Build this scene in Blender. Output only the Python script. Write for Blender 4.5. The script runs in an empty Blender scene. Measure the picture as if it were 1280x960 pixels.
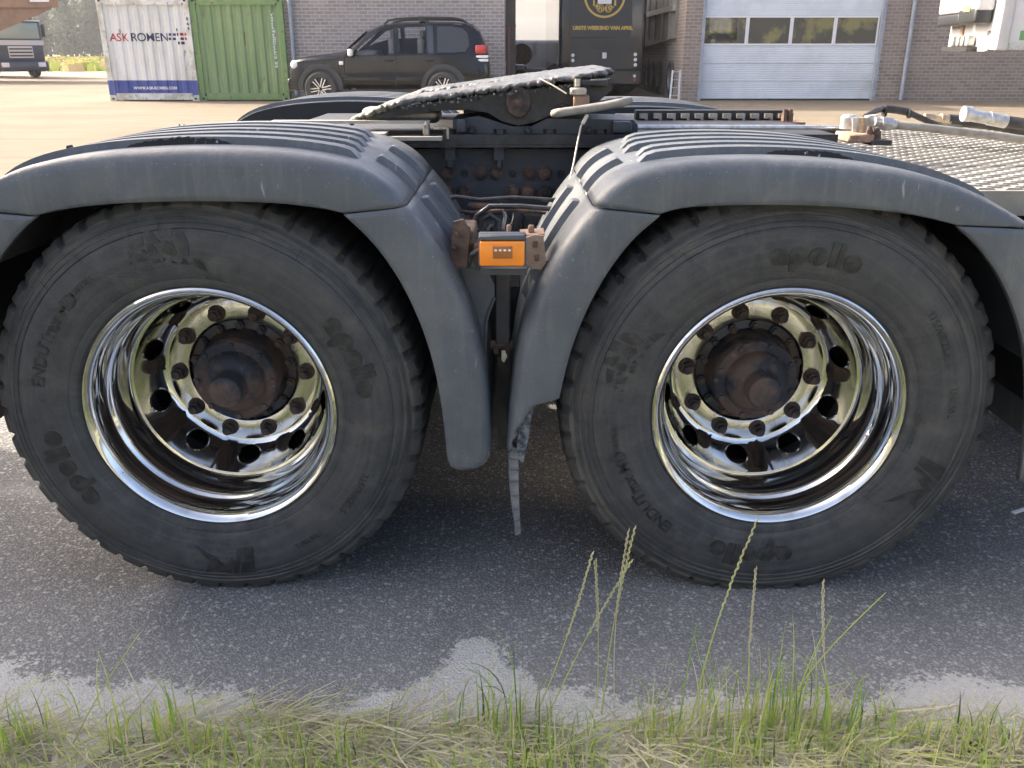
import bpy, bmesh, math, random
from mathutils import Vector, Matrix
R = math.radians
sc = bpy.context.scene
col = sc.collection
random.seed(7)

# ------------------------------------------------------------------ camera, sky, sun, exposure
FOC, PITCH, CAMH = 1101.8, R(20.712), 1.2908          # focal length in 1280-px units, pitch, height in metres
cd = bpy.data.cameras.new('camera'); cam = bpy.data.objects.new('camera', cd); col.objects.link(cam)
cd.sensor_width = 36.0; cd.lens = 36.0 * FOC / 1280.0
cd.clip_start = 0.02; cd.clip_end = 3000
cam.location = (0, 0, CAMH); cam.rotation_euler = (R(90) - PITCH, 0, 0)
sc.camera = cam
SUN_AZ, SUN_EL = R(-68), R(33)                        # clockwise from +y; sun stands to the left, a little behind the truck
w = bpy.data.worlds.new('World'); sc.world = w; w.use_nodes = True
nt = w.node_tree; bg = nt.nodes['Background']
sky = nt.nodes.new('ShaderNodeTexSky'); sky.sky_type = 'NISHITA'; sky.sun_disc = False
sky.sun_elevation = SUN_EL; sky.sun_rotation = SUN_AZ % (2 * math.pi)
sky.air_density = 0.6; sky.dust_density = 7.0; sky.ozone_density = 0.15
nt.links.new(sky.outputs[0], bg.inputs[0]); bg.inputs[1].default_value = 0.15
sd = bpy.data.lights.new('sun', 'SUN'); sun = bpy.data.objects.new('sun', sd); col.objects.link(sun)
sd.energy = 2.8; sd.angle = R(0.6); sd.color = (1.0, 0.90, 0.76)
sdir = Vector((math.sin(SUN_AZ) * math.cos(SUN_EL), math.cos(SUN_AZ) * math.cos(SUN_EL), math.sin(SUN_EL)))
sun.rotation_euler = sdir.to_track_quat('Z', 'Y').to_euler(); sun.location = (-20, 10, 30)
vs = sc.view_settings; vs.view_transform = 'Standard'; vs.look = 'None'; vs.gamma = 1; vs.use_curve_mapping = False
vs.exposure = 2.08

# ------------------------------------------------------------------ helpers
def at(px, py, Y):
    """the point of the plane y = Y that lies at pixel (px, py) of the 1280x960 photograph"""
    a, b = (px - 640) / FOC, (480 - py) / FOC
    d = Vector((a, math.cos(PITCH) + b * math.sin(PITCH), -math.sin(PITCH) + b * math.cos(PITCH)))
    t = Y / d.y
    return Vector((d.x * t, Y, CAMH + d.z * t))
def atz(px, py, Z):
    a, b = (px - 640) / FOC, (480 - py) / FOC
    d = Vector((a, math.cos(PITCH) + b * math.sin(PITCH), -math.sin(PITCH) + b * math.cos(PITCH)))
    t = (Z - CAMH) / d.z
    return Vector((d.x * t, d.y * t, Z))
def tag(o, label=None, cat=None, group=None, kind=None):
    if label: o['label'] = label
    if cat: o['category'] = cat
    if group: o['group'] = group
    if kind: o['kind'] = kind
    return o
def wloc(o):
    v = Vector((0, 0, 0))
    while o is not None:
        v += o.location; o = o.parent
    return v
def empty(name, loc=(0, 0, 0), rz=0, parent=None):
    o = bpy.data.objects.new(name, None); col.objects.link(o)
    o.empty_display_size = 0.1
    o.parent = parent
    o.location = Vector(loc) - (wloc(parent) if parent else Vector((0, 0, 0)))
    o.rotation_euler = (0, 0, rz)
    return o
def thing(name, label, cat, loc=(0, 0, 0), rz=0, group=None):
    return tag(empty(name, loc, rz), label, cat, group)
def link(name, me, parent=None, loc=None):
    o = bpy.data.objects.new(name, me); col.objects.link(o); o.parent = parent
    if loc is not None: o.location = loc
    return o
def copy_tree(o, parent=None):
    c = o.copy(); col.objects.link(c); c.parent = parent
    for ch in list(o.children): copy_tree(ch, c)
    return c

class MB:
    def __init__(s): s.v = []; s.f = []; s.m = []; s.cm = 0
    def add(s, vs, fs):
        n = len(s.v); s.v += [tuple(p) for p in vs]
        s.f += [tuple(i + n for i in f) for f in fs]; s.m += [s.cm] * len(fs); return s
    def box(s, c, d, rot=None, taper=1.0):
        hx, hy, hz = d[0] / 2, d[1] / 2, d[2] / 2
        P = []
        for z in (-1, 1):
            k = taper if z > 0 else 1
            for x, y in ((-1, -1), (1, -1), (1, 1), (-1, 1)): P.append(Vector((x * hx * k, y * hy * k, z * hz)))
        if rot is not None: P = [rot @ p for p in P]
        return s.add([Vector(c) + p for p in P], [(3, 2, 1, 0), (4, 5, 6, 7), (0, 1, 5, 4), (1, 2, 6, 5), (2, 3, 7, 6), (3, 0, 4, 7)])
    def bb(s, x0, x1, y0, y1, z0, z1):
        return s.box(((x0 + x1) / 2, (y0 + y1) / 2, (z0 + z1) / 2), (abs(x1 - x0), abs(y1 - y0), abs(z1 - z0)))
    def bar(s, a, b, wd, ht, up=(0, 0, 1)):
        a = Vector(a); b = Vector(b); d = (b - a); L = d.length; d.normalize()
        u = Vector(up); sx = d.cross(u); sx.normalize(); u = sx.cross(d)
        m = Matrix((d, sx, u)).transposed()
        return s.box((a + b) / 2, (L, wd, ht), m)
    def rbox(s, c, d, r, seg=3, rot=None):
        bm = bmesh.new(); bmesh.ops.create_cube(bm, size=1)
        for v in bm.verts: v.co = Vector((v.co.x * d[0], v.co.y * d[1], v.co.z * d[2]))
        bmesh.ops.bevel(bm, geom=list(bm.edges), offset=r, segments=seg, affect='EDGES', profile=0.5, clamp_overlap=True)
        bm.verts.index_update()
        P = [v.co.copy() for v in bm.verts]
        if rot is not None: P = [rot @ p for p in P]
        s.add([Vector(c) + p for p in P], [[v.index for v in f.verts] for f in bm.faces]); bm.free(); return s
    def rbb(s, x0, x1, y0, y1, z0, z1, r, seg=3):
        return s.rbox(((x0 + x1) / 2, (y0 + y1) / 2, (z0 + z1) / 2), (abs(x1 - x0), abs(y1 - y0), abs(z1 - z0)), r, seg)
    def cyl(s, a, b, r, seg=16, r2=None, cap=True, twist=0):
        a = Vector(a); b = Vector(b); d = (b - a).normalized(); r2 = r if r2 is None else r2
        u = d.cross(Vector((0, 0, 1)));
        if u.length < 1e-3: u = Vector((1, 0, 0))
        u.normalize(); v = d.cross(u)
        P = []
        for k in range(seg):
            t = twist + 2 * math.pi * k / seg; n = u * math.cos(t) + v * math.sin(t)
            P += [a + n * r, b + n * r2]
        F = [(2 * k, 2 * k + 1, 2 * ((k + 1) % seg) + 1, 2 * ((k + 1) % seg)) for k in range(seg)]
        if cap: F += [tuple(2 * k for k in range(seg)), tuple(2 * k + 1 for k in reversed(range(seg)))]
        return s.add(P, F)
    def tube(s, pts, r, seg=8, cap=True):
        pts = [Vector(p) for p in pts]; n = len(pts); P = []
        rr = r if hasattr(r, '__len__') else [r] * n
        prev = None
        for i in range(n):
            d = (pts[min(i + 1, n - 1)] - pts[max(i - 1, 0)]).normalized()
            if prev is None:
                u = d.cross(Vector((0, 0, 1)))
                if u.length < 1e-3: u = d.cross(Vector((1, 0, 0)))
            else: u = prev - d * prev.dot(d)
            u.normalize(); prev = u; v = d.cross(u)
            for k in range(seg):
                t = 2 * math.pi * k / seg; P.append(pts[i] + (u * math.cos(t) + v * math.sin(t)) * rr[i])
        F = [(i * seg + k, i * seg + (k + 1) % seg, (i + 1) * seg + (k + 1) % seg, (i + 1) * seg + k) for i in range(n - 1) for k in range(seg)]
        if cap: F += [tuple(reversed(range(seg))), tuple((n - 1) * seg + k for k in range(seg))]
        return s.add(P, F)
    def lathe(s, prof, seg=48, c=(0, 0, 0), closed=False):
        """profile of (radius, y); axis along y; near side is -y"""
        P = []; n = len(prof); c = Vector(c)
        for k in range(seg):
            t = 2 * math.pi * k / seg
            for r, y in prof: P.append(c + Vector((r * math.cos(t), y, r * math.sin(t))))
        F = []
        m = n if closed else n - 1
        for k in range(seg):
            q = (k + 1) % seg
            for i in range(m):
                j = (i + 1) % n; F.append((k * n + i, q * n + i, q * n + j, k * n + j))
        return s.add(P, F)
    def prism(s, poly, y0, y1):
        """polygon in x,z pulled from y0 to y1"""
        n = len(poly)
        P = [(x, y0, z) for x, z in poly] + [(x, y1, z) for x, z in poly]
        F = [tuple(range(n)), tuple(reversed(range(n, 2 * n)))] + [(i, i + n, (i + 1) % n + n, (i + 1) % n) for i in range(n)]
        return s.add(P, F)
    def mesh(s, name, mats, smooth=40, fix=True):
        me = bpy.data.meshes.new(name); me.from_pydata(s.v, [], s.f)
        mats = mats if isinstance(mats, (list, tuple)) else [mats]
        for m in mats: me.materials.append(m)
        if len(mats) > 1: me.polygons.foreach_set('material_index', s.m)
        if fix:
            bm = bmesh.new(); bm.from_mesh(me); bmesh.ops.recalc_face_normals(bm, faces=bm.faces); bm.to_mesh(me); bm.free()
        if smooth:
            me.shade_smooth(); me.set_sharp_from_angle(angle=R(smooth))
        me.update(); return me
    def build(s, name, mats, parent=None, local=False, smooth=40, fix=True):
        """vertices in world metres (default) or in the parent's own frame (local=True)"""
        if parent is not None and not local:
            o = wloc(parent); s.v = [(a - o.x, b - o.y, c - o.z) for a, b, c in s.v]
            return link(name, s.mesh(name, mats, smooth, fix), parent)
        if parent is None:
            # origin at the base of the thing
            xs, ys, zs = zip(*s.v); o = Vector(((min(xs) + max(xs)) / 2, (min(ys) + max(ys)) / 2, min(zs)))
            s.v = [(a - o.x, b - o.y, c - o.z) for a, b, c in s.v]
            return link(name, s.mesh(name, mats, smooth, fix), None, o)
        return link(name, s.mesh(name, mats, smooth, fix), parent)

def resample(pl, n):
    pl = [Vector((p[0], p[1])) for p in pl]
    L = [0]
    for a, b in zip(pl, pl[1:]): L.append(L[-1] + (b - a).length)
    out = []; j = 0
    for i in range(n):
        t = L[-1] * i / (n - 1)
        while j < len(L) - 2 and L[j + 1] < t: j += 1
        k = (t - L[j]) / max(1e-9, L[j + 1] - L[j]); out.append(pl[j].lerp(pl[j + 1], min(1, k)))
    return out
def smoothline(pl, it=2):
    for _ in range(it):
        q = [pl[0]]
        for a, b in zip(pl, pl[1:]): q += [a.lerp(b, .25), a.lerp(b, .75)]
        pl = q + [pl[-1]]
    return pl

# ------------------------------------------------------------------ materials
MATS = {}
def pm(name, c, rough=.6, metal=0., c2=None, scale=12., lo=.42, hi=.62, detail=5., bump=0., bscale=None, spec=.5, coat=0.,
       c3=None, scale3=3., lo3=.5, hi3=.65, rough2=None, alpha=None, trans=0., emit=None, stretch=None):
    m = bpy.data.materials.new(name); m.use_nodes = True; t = m.node_tree; N = t.nodes; L = t.links
    b = N['Principled BSDF']
    b.inputs['Base Color'].default_value = (*c, 1); b.inputs['Roughness'].default_value = rough
    b.inputs['Metallic'].default_value = metal; b.inputs['Specular IOR Level'].default_value = spec
    b.inputs['Coat Weight'].default_value = coat; b.inputs['Coat Roughness'].default_value = .04
    b.inputs['Transmission Weight'].default_value = trans
    if emit: b.inputs['Emission Color'].default_value = (*emit[0], 1); b.inputs['Emission Strength'].default_value = emit[1]
    tc = N.new('ShaderNodeTexCoord'); src = tc.outputs['Object']
    if stretch:
        mp = N.new('ShaderNodeMapping'); mp.inputs['Scale'].default_value = stretch; L.new(src, mp.inputs[0]); src = mp.outputs[0]
    def fac(sc_, l, h):
        n = N.new('ShaderNodeTexNoise'); n.inputs['Scale'].default_value = sc_; n.inputs['Detail'].default_value = detail
        n.inputs['Roughness'].default_value = .6; L.new(src, n.inputs['Vector'])
        r = N.new('ShaderNodeMapRange'); r.inputs[1].default_value = l; r.inputs[2].default_value = h; L.new(n.outputs[0], r.inputs[0])
        return r.outputs[0]
    cur = None
    if c2:
        f = fac(scale, lo, hi); mx = N.new('ShaderNodeMix'); mx.data_type = 'RGBA'
        mx.inputs[6].default_value = (*c, 1); mx.inputs[7].default_value = (*c2, 1); L.new(f, mx.inputs[0]); cur = mx.outputs[2]
        if rough2 is not None:
            rr = N.new('ShaderNodeMapRange'); rr.inputs[3].default_value = rough; rr.inputs[4].default_value = rough2
            L.new(f, rr.inputs[0]); L.new(rr.outputs[0], b.inputs['Roughness'])
    if c3:
        f = fac(scale3, lo3, hi3); mx = N.new('ShaderNodeMix'); mx.data_type = 'RGBA'
        if cur: L.new(cur, mx.inputs[6])
        else: mx.inputs[6].default_value = (*c, 1)
        mx.inputs[7].default_value = (*c3, 1); L.new(f, mx.inputs[0]); cur = mx.outputs[2]
    if cur: L.new(cur, b.inputs['Base Color'])
    if bump:
        n = N.new('ShaderNodeTexNoise'); n.inputs['Scale'].default_value = bscale or scale * 3; n.inputs['Detail'].default_value = 6
        L.new(src, n.inputs['Vector'])
        bp = N.new('ShaderNodeBump'); bp.inputs['Strength'].default_value = 1; bp.inputs['Distance'].default_value = bump
        L.new(n.outputs[0], bp.inputs['Height']); L.new(bp.outputs[0], b.inputs['Normal'])
    MATS[name] = m; return m

def text_polys(s, size=1.0, embolden=0.0, align='LEFT', spacing=1.0):
    """flat lettering as triangles in x,y"""
    cu = bpy.data.curves.new('lettering', 'FONT'); cu.body = s; cu.size = size; cu.offset = embolden
    cu.align_x = align; cu.space_character = spacing; cu.resolution_u = 4; cu.fill_mode = 'FRONT'
    ob = bpy.data.objects.new('lettering', cu); col.objects.link(ob)
    dg = bpy.context.evaluated_depsgraph_get(); me = bpy.data.meshes.new_from_object(ob.evaluated_get(dg))
    V = [v.co.copy() for v in me.vertices]; F = [tuple(p.vertices) for p in me.polygons]
    bpy.data.objects.remove(ob); bpy.data.curves.remove(cu); bpy.data.meshes.remove(me)
    return V, F
def fine(V, F, step):
    """cut flat faces so that no edge is longer than step"""
    bm = bmesh.new(); vs_ = [bm.verts.new(v) for v in V]
    for f in F:
        try: bm.faces.new([vs_[i] for i in f])
        except ValueError: pass
    bmesh.ops.triangulate(bm, faces=bm.faces)
    for _ in range(4):
        e = [e for e in bm.edges if e.calc_length() > step]
        if not e: break
        bmesh.ops.subdivide_edges(bm, edges=e, cuts=1, use_grid_fill=False); bmesh.ops.triangulate(bm, faces=bm.faces)
    bm.verts.index_update()
    o = ([v.co.copy() for v in bm.verts], [tuple(v.index for v in f.verts) for f in bm.faces]); bm.free(); return o
def emboss(mb, V, F, fn, h):
    """map flat lettering through fn(x, y, lift) and give it thickness h"""
    ec = {}
    for f in F:
        for a, b in zip(f, f[1:] + f[:1]): ec[(a, b)] = 1
    n = len(V)
    P = [fn(v[0], v[1], h) for v in V] + [fn(v[0], v[1], -.0006) for v in V]
    G = list(F) + [(a, b, b + n, a + n) for (a, b) in ec if (b, a) not in ec]
    mb.add(P, G)
# ------------------------------------------------------------------ material list
pm('mudguard_plastic', (.078, .088, .099), .42, c2=(.10, .111, .121), scale=5, lo=.4, hi=.7, bump=.0004, bscale=260, c3=(.24, .235, .22), scale3=28, lo3=.66, hi3=.8)
pm('torn_plastic', (.05, .055, .06), .8, c2=(.22, .23, .24), scale=60, bump=.003, bscale=120)
pm('split_plastic', (.012, .012, .013), .8, c2=(.4, .4, .4), scale=70, lo=.62, hi=.7)
pm('rubber', (.040, .041, .042), .6, c2=(.056, .056, .055), scale=7, lo=.35, hi=.7, bump=.0005, bscale=220, c3=(.08, .075, .066), scale3=16, lo3=.54, hi3=.74, spec=.35)
pm('rubber_clean', (.017, .0175, .018), .42, c2=(.04, .039, .037), scale=40, spec=.4)
pm('tread_dust', (.04, .038, .035), .85, c2=(.075, .069, .06), scale=18, bump=.001, bscale=120, c3=(.045, .045, .045), scale3=9, lo3=.5, hi3=.7)
pm('chrome', (.70, .695, .67), .05, 1., c2=(.44, .42, .385), scale=16, lo=.5, hi=.78, rough2=.26, detail=9., c3=(.30, .285, .26), scale3=75, lo3=.66, hi3=.72)
pm('worn_alloy', (.62, .605, .575), .16, 1., c2=(.42, .395, .355), scale=22, lo=.45, hi=.72, rough2=.38, detail=9.)
pm('rust', (.075, .048, .036), .85, c2=(.16, .098, .066), scale=24, bump=.002, bscale=70, c3=(.03, .026, .024), scale3=14, lo3=.5, hi3=.62)
pm('rust_pale', (.30, .19, .13), .85, c2=(.20, .12, .085), scale=40, bump=.001, bscale=90, c3=(.36, .27, .2), scale3=20)
pm('hub_grease', (.016, .018, .024), .32, c2=(.085, .055, .04), scale=14, lo=.48, hi=.60, bump=.002, bscale=40, rough2=.75)
pm('strip_plastic', (.15, .16, .17), .5, c2=(.2, .2, .2), scale=30)
pm('hub_rust', (.085, .055, .042), .7, c2=(.019, .021, .029), scale=9, lo=.46, hi=.55, bump=.003, bscale=45, c3=(.15, .095, .068), scale3=40, lo3=.58, hi3=.7)
pm('chassis_paint', (.034, .040, .048), .5, c2=(.052, .056, .061), scale=9, bump=.0012, bscale=50, c3=(.10, .062, .045), scale3=6, lo3=.68, hi3=.8)
pm('black_steel', (.014, .014, .015), .5, c2=(.035, .034, .033), scale=20, bump=.001, bscale=80)
pm('grease_black', (.010, .010, .011), .4, c2=(.03, .028, .026), scale=15, bump=.004, bscale=40)
pm('dry_grease', (.060, .060, .058), .36, c2=(.15, .148, .14), scale=34, lo=.38, hi=.62, bump=.003, bscale=110, c3=(.03, .029, .028), scale3=26, lo3=.52, hi3=.60, rough2=.4)
pm('ramp_grease', (.10, .095, .075), .6, c2=(.16, .15, .12), scale=40, bump=.002)
pm('bare_steel', (.42, .39, .34), .4, .8, c2=(.30, .27, .23), scale=40)
pm('zinc', (.55, .55, .54), .35, .7, c2=(.38, .37, .35), scale=40, bump=.0006)
pm('brass', (.55, .45, .30), .4, .7, c2=(.4, .3, .2), scale=50)
pm('dusty_plate', (.36, .335, .285), .55, .25, c2=(.26, .24, .20), scale=6, c3=(.22, .2, .17), scale3=22, lo3=.6, hi3=.75)
pm('beige_hose', (.27, .25, .21), .6, c2=(.19, .175, .15), scale=30)
pm('black_hose', (.022, .022, .023), .5, c2=(.05, .047, .043), scale=30)
pm('amber_lens', (.92, .27, .012), .22, c2=(.80, .22, .01), scale=3, coat=.6)
pm('amber_core', (.30, .10, .02), .3, coat=.4)
pm('lens_clear', (.8, .78, .72), .1, coat=.5)
pm('black_plastic', (.02, .021, .023), .45)
pm('grey_plastic', (.065, .072, .08), .5, c2=(.085, .092, .10), scale=8)
pm('wire_pale', (.52, .47, .36), .55)

m = MATS['mudguard_plastic']; N = m.node_tree.nodes; L = m.node_tree.links; B = N['Principled BSDF']      # fine pale scuffs
tc = N.new('ShaderNodeTexCoord'); old = B.inputs['Base Color'].links[0].from_socket
mp = N.new('ShaderNodeMapping'); mp.inputs['Scale'].default_value = (70, 20, 9); mp.inputs['Rotation'].default_value = (0, .35, 0); L.new(tc.outputs['Object'], mp.inputs[0])
n1 = N.new('ShaderNodeTexNoise'); n1.inputs['Scale'].default_value = 1.0; n1.inputs['Detail'].default_value = 2; L.new(mp.outputs[0], n1.inputs['Vector'])
r1 = N.new('ShaderNodeMapRange'); r1.inputs[1].default_value = .70; r1.inputs[2].default_value = .74; L.new(n1.outputs[0], r1.inputs[0])
n2 = N.new('ShaderNodeTexNoise'); n2.inputs['Scale'].default_value = 6.0; L.new(tc.outputs['Object'], n2.inputs['Vector'])
r2 = N.new('ShaderNodeMapRange'); r2.inputs[1].default_value = .52; r2.inputs[2].default_value = .6; r2.inputs[4].default_value = .7; L.new(n2.outputs[0], r2.inputs[0])
mu = N.new('ShaderNodeMath'); mu.operation = 'MULTIPLY'; L.new(r1.outputs[0], mu.inputs[0]); L.new(r2.outputs[0], mu.inputs[1])
mx = N.new('ShaderNodeMix'); mx.data_type = 'RGBA'; L.new(mu.outputs[0], mx.inputs[0]); L.new(old, mx.inputs[6]); mx.inputs[7].default_value = (.34, .35, .35, 1); L.new(mx.outputs[2], B.inputs['Base Color'])
def node_mat(name):
    m = bpy.data.materials.new(name); m.use_nodes = True; MATS[name] = m
    return m, m.node_tree.nodes, m.node_tree.links, m.node_tree.nodes['Principled BSDF']
def nz(N, L, src, scale, detail=5, rough=.6):
    n = N.new('ShaderNodeTexNoise'); n.inputs['Scale'].default_value = scale; n.inputs['Detail'].default_value = detail
    n.inputs['Roughness'].default_value = rough; L.new(src, n.inputs['Vector']); return n.outputs[0]
def rng(N, L, src, a, b, c=0., d=1.):
    r = N.new('ShaderNodeMapRange'); r.inputs[1].default_value = a; r.inputs[2].default_value = b
    r.inputs[3].default_value = c; r.inputs[4].default_value = d; L.new(src, r.inputs[0]); return r.outputs[0]
def mix(N, L, f, a, b):
    m = N.new('ShaderNodeMix'); m.data_type = 'RGBA'
    for i, x in ((6, a), (7, b)):
        if isinstance(x, tuple): m.inputs[i].default_value = (*x, 1)
        else: L.new(x, m.inputs[i])
    if isinstance(f, float): m.inputs[0].default_value = f
    else: L.new(f, m.inputs[0])
    return m.outputs[2]
def math_(N, L, op, a, b=None):
    m = N.new('ShaderNodeMath'); m.operation = op
    for i, x in enumerate((a, b)):
        if x is None: continue
        if isinstance(x, (int, float)): m.inputs[i].default_value = x
        else: L.new(x, m.inputs[i])
    return m.outputs[0]

# tyre rubber: dust laid in rings and wiped streaks, fine moulding lines (object space = wheel space)
m = MATS['rubber']; N = m.node_tree.nodes; L = m.node_tree.links; B = N['Principled BSDF']
tc = N.new('ShaderNodeTexCoord'); sp = N.new('ShaderNodeSeparateXYZ'); L.new(tc.outputs['Object'], sp.inputs[0])
rad = math_(N, L, 'SQRT', math_(N, L, 'ADD', math_(N, L, 'MULTIPLY', sp.outputs[0], sp.outputs[0]), math_(N, L, 'MULTIPLY', sp.outputs[2], sp.outputs[2])))
ang = math_(N, L, 'ARCTAN2', sp.outputs[2], sp.outputs[0])
cb = N.new('ShaderNodeCombineXYZ'); L.new(math_(N, L, 'MULTIPLY', rad, 60.), cb.inputs[0]); L.new(math_(N, L, 'MULTIPLY', ang, 1.6), cb.inputs[1])
ringn = nz(N, L, cb.outputs[0], 1.0, 6, .65)
cb2 = N.new('ShaderNodeCombineXYZ'); L.new(math_(N, L, 'MULTIPLY', rad, 14.), cb2.inputs[0]); L.new(math_(N, L, 'MULTIPLY', ang, 9.), cb2.inputs[1])
wipe = nz(N, L, cb2.outputs[0], 1.0, 6, .7)
old = B.inputs['Base Color'].links[0].from_socket
outer = rng(N, L, rad, .425, .465)
dustf = math_(N, L, 'MULTIPLY', rng(N, L, ringn, .45, .66), math_(N, L, 'ADD', math_(N, L, 'MULTIPLY', outer, .75), .3))
c = mix(N, L, dustf, old, (.118, .108, .09))
c = mix(N, L, rng(N, L, wipe, .52, .74, 0., .55), c, (.10, .098, .09))
c = mix(N, L, rng(N, L, wipe, .46, .32, 0., .5), c, (.02, .0205, .021))
L.new(c, B.inputs['Base Color'])
line = math_(N, L, 'SINE', math_(N, L, 'MULTIPLY', rad, 1500.))
hgt = math_(N, L, 'ADD', math_(N, L, 'MULTIPLY', line, .12), math_(N, L, 'ADD', math_(N, L, 'MULTIPLY', ringn, .8), nz(N, L, tc.outputs['Object'], 160, 4)))
bp = N.new('ShaderNodeBump'); bp.inputs['Distance'].default_value = .0011; L.new(hgt, bp.inputs['Height']); L.new(bp.outputs[0], B.inputs['Normal'])
# mudguard plastic: run-off streaks, road film, shallow waviness
m = MATS['mudguard_plastic']; N = m.node_tree.nodes; L = m.node_tree.links; B = N['Principled BSDF']
tc = N.new('ShaderNodeTexCoord'); src = tc.outputs['Object']; old = B.inputs['Base Color'].links[0].from_socket
mp = N.new('ShaderNodeMapping'); mp.inputs['Scale'].default_value = (34, 34, 3.0); L.new(src, mp.inputs[0])
st = rng(N, L, nz(N, L, mp.outputs[0], 1.0, 6, .7), .50, .72, 0., .42)
c = mix(N, L, st, old, (.185, .18, .165))
c = mix(N, L, rng(N, L, nz(N, L, src, 4.5, 7, .72), .50, .72, 0., .5), c, (.165, .162, .15))
c = mix(N, L, rng(N, L, nz(N, L, src, 3.2, 6, .7), .48, .34, 0., .45), c, (.055, .062, .072))
c = mix(N, L, rng(N, L, nz(N, L, src, 150, 3, .6), .66, .70, 0., .5), c, (.27, .265, .25))
L.new(c, B.inputs['Base Color'])
rr_ = rng(N, L, nz(N, L, src, 6, 6, .7), .3, .7, .34, .62); L.new(rr_, B.inputs['Roughness'])
hgt = math_(N, L, 'ADD', math_(N, L, 'MULTIPLY', nz(N, L, src, 9, 3), 6.), nz(N, L, src, 300, 3))
bp = N.new('ShaderNodeBump'); bp.inputs['Distance'].default_value = .0006; L.new(hgt, bp.inputs['Height']); L.new(bp.outputs[0], B.inputs['Normal'])

# asphalt: dark binder, pale chips, blown sand along the verge and a faint tyre-dust sweep
m, N, L, B = node_mat('asphalt')
tc = N.new('ShaderNodeTexCoord'); src = tc.outputs['Object']
sp = N.new('ShaderNodeSeparateXYZ'); L.new(src, sp.inputs[0])
# pressed chippings: every cell of the aggregate has its own tone
def cells(scale, lo_, hi_):
    wn = N.new('ShaderNodeTexNoise'); wn.inputs['Scale'].default_value = scale * .7; L.new(src, wn.inputs['Vector'])
    ad = N.new('ShaderNodeMix'); ad.data_type = 'RGBA'; ad.blend_type = 'LINEAR_LIGHT'; ad.inputs[0].default_value = .004 * 130 / scale; L.new(src, ad.inputs[6]); L.new(wn.outputs['Color'], ad.inputs[7])
    v = N.new('ShaderNodeTexVoronoi'); v.inputs['Scale'].default_value = scale; L.new(ad.outputs[2], v.inputs['Vector'])
    sc_ = N.new('ShaderNodeSeparateColor'); L.new(v.outputs['Color'], sc_.inputs[0])
    return rng(N, L, sc_.outputs[0], lo_, hi_), rng(N, L, v.outputs['Distance'], .62, .30)
tone, body = cells(170, 0., 1.); tone2, body2 = cells(95, .72, .95)
base = mix(N, L, rng(N, L, nz(N, L, src, 2.2), .35, .7), (.195, .193, .187), (.25, .246, .237))
film = rng(N, L, math_(N, L, 'ADD', sp.outputs[1], math_(N, L, 'MULTIPLY', nz(N, L, src, 4, 5), .5)), 2.30, 1.75, 0., .72)      # verge dust; its fade also paints shade under the truck
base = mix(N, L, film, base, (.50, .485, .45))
dk = mix(N, L, .45, base, (.06, .06, .058)); lt = mix(N, L, .40, base, (.62, .60, .56))
stone = mix(N, L, tone, dk, lt)
base = mix(N, L, math_(N, L, 'MULTIPLY', body, .85), dk, stone)
base = mix(N, L, math_(N, L, 'MULTIPLY', math_(N, L, 'MULTIPLY', tone2, body2), .6), base, (.62, .60, .56))
stain = rng(N, L, nz(N, L, src, 1.3, 6, .7), .56, .70, 0., .35)
base = mix(N, L, stain, base, (.07, .068, .064))
chip = body
# sand: y below a wandering line
def bell(cx, w_, h_):
    q = math_(N, L, 'DIVIDE', math_(N, L, 'SUBTRACT', sp.outputs[0], cx), w_)
    return math_(N, L, 'MULTIPLY', math_(N, L, 'POWER', 2.718, math_(N, L, 'MULTIPLY', math_(N, L, 'MULTIPLY', q, q), -1.)), h_)
edge = math_(N, L, 'ADD', math_(N, L, 'MULTIPLY', nz(N, L, src, 5.5, 4), .22), math_(N, L, 'ADD', math_(N, L, 'MULTIPLY', nz(N, L, src, 42, 5, .75), .17), math_(N, L, 'MULTIPLY', math_(N, L, 'SUBTRACT', tone, .5), .035)))
for b_ in ((-.075, .10, .17), (-1.12, .22, .09), (.98, .16, .05), (.33, .12, -.03), (-.45, .12, -.03)): edge = math_(N, L, 'ADD', edge, bell(*b_))
sandf = rng(N, L, math_(N, L, 'SUBTRACT', math_(N, L, 'ADD', edge, 1.345), sp.outputs[1]), -.012, .012)
sandc = mix(N, L, rng(N, L, nz(N, L, src, 60), .3, .7), (.52, .50, .45), (.62, .595, .54))
base = mix(N, L, sandf, base, sandc)
# a pale swept band of dust running in under the wheel at the left
ln = math_(N, L, 'ADD', math_(N, L, 'MULTIPLY', sp.outputs[0], -.30), math_(N, L, 'MULTIPLY', nz(N, L, src, 5, 4), .12))
d = math_(N, L, 'ABSOLUTE', math_(N, L, 'SUBTRACT', math_(N, L, 'SUBTRACT', sp.outputs[1], ln), 2.0 - .06))
lane = math_(N, L, 'MULTIPLY', rng(N, L, d, .055, .0), rng(N, L, sp.outputs[0], -.55, -.75))
base = mix(N, L, math_(N, L, 'MULTIPLY', lane, .45), base, (.30, .295, .28))
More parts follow.
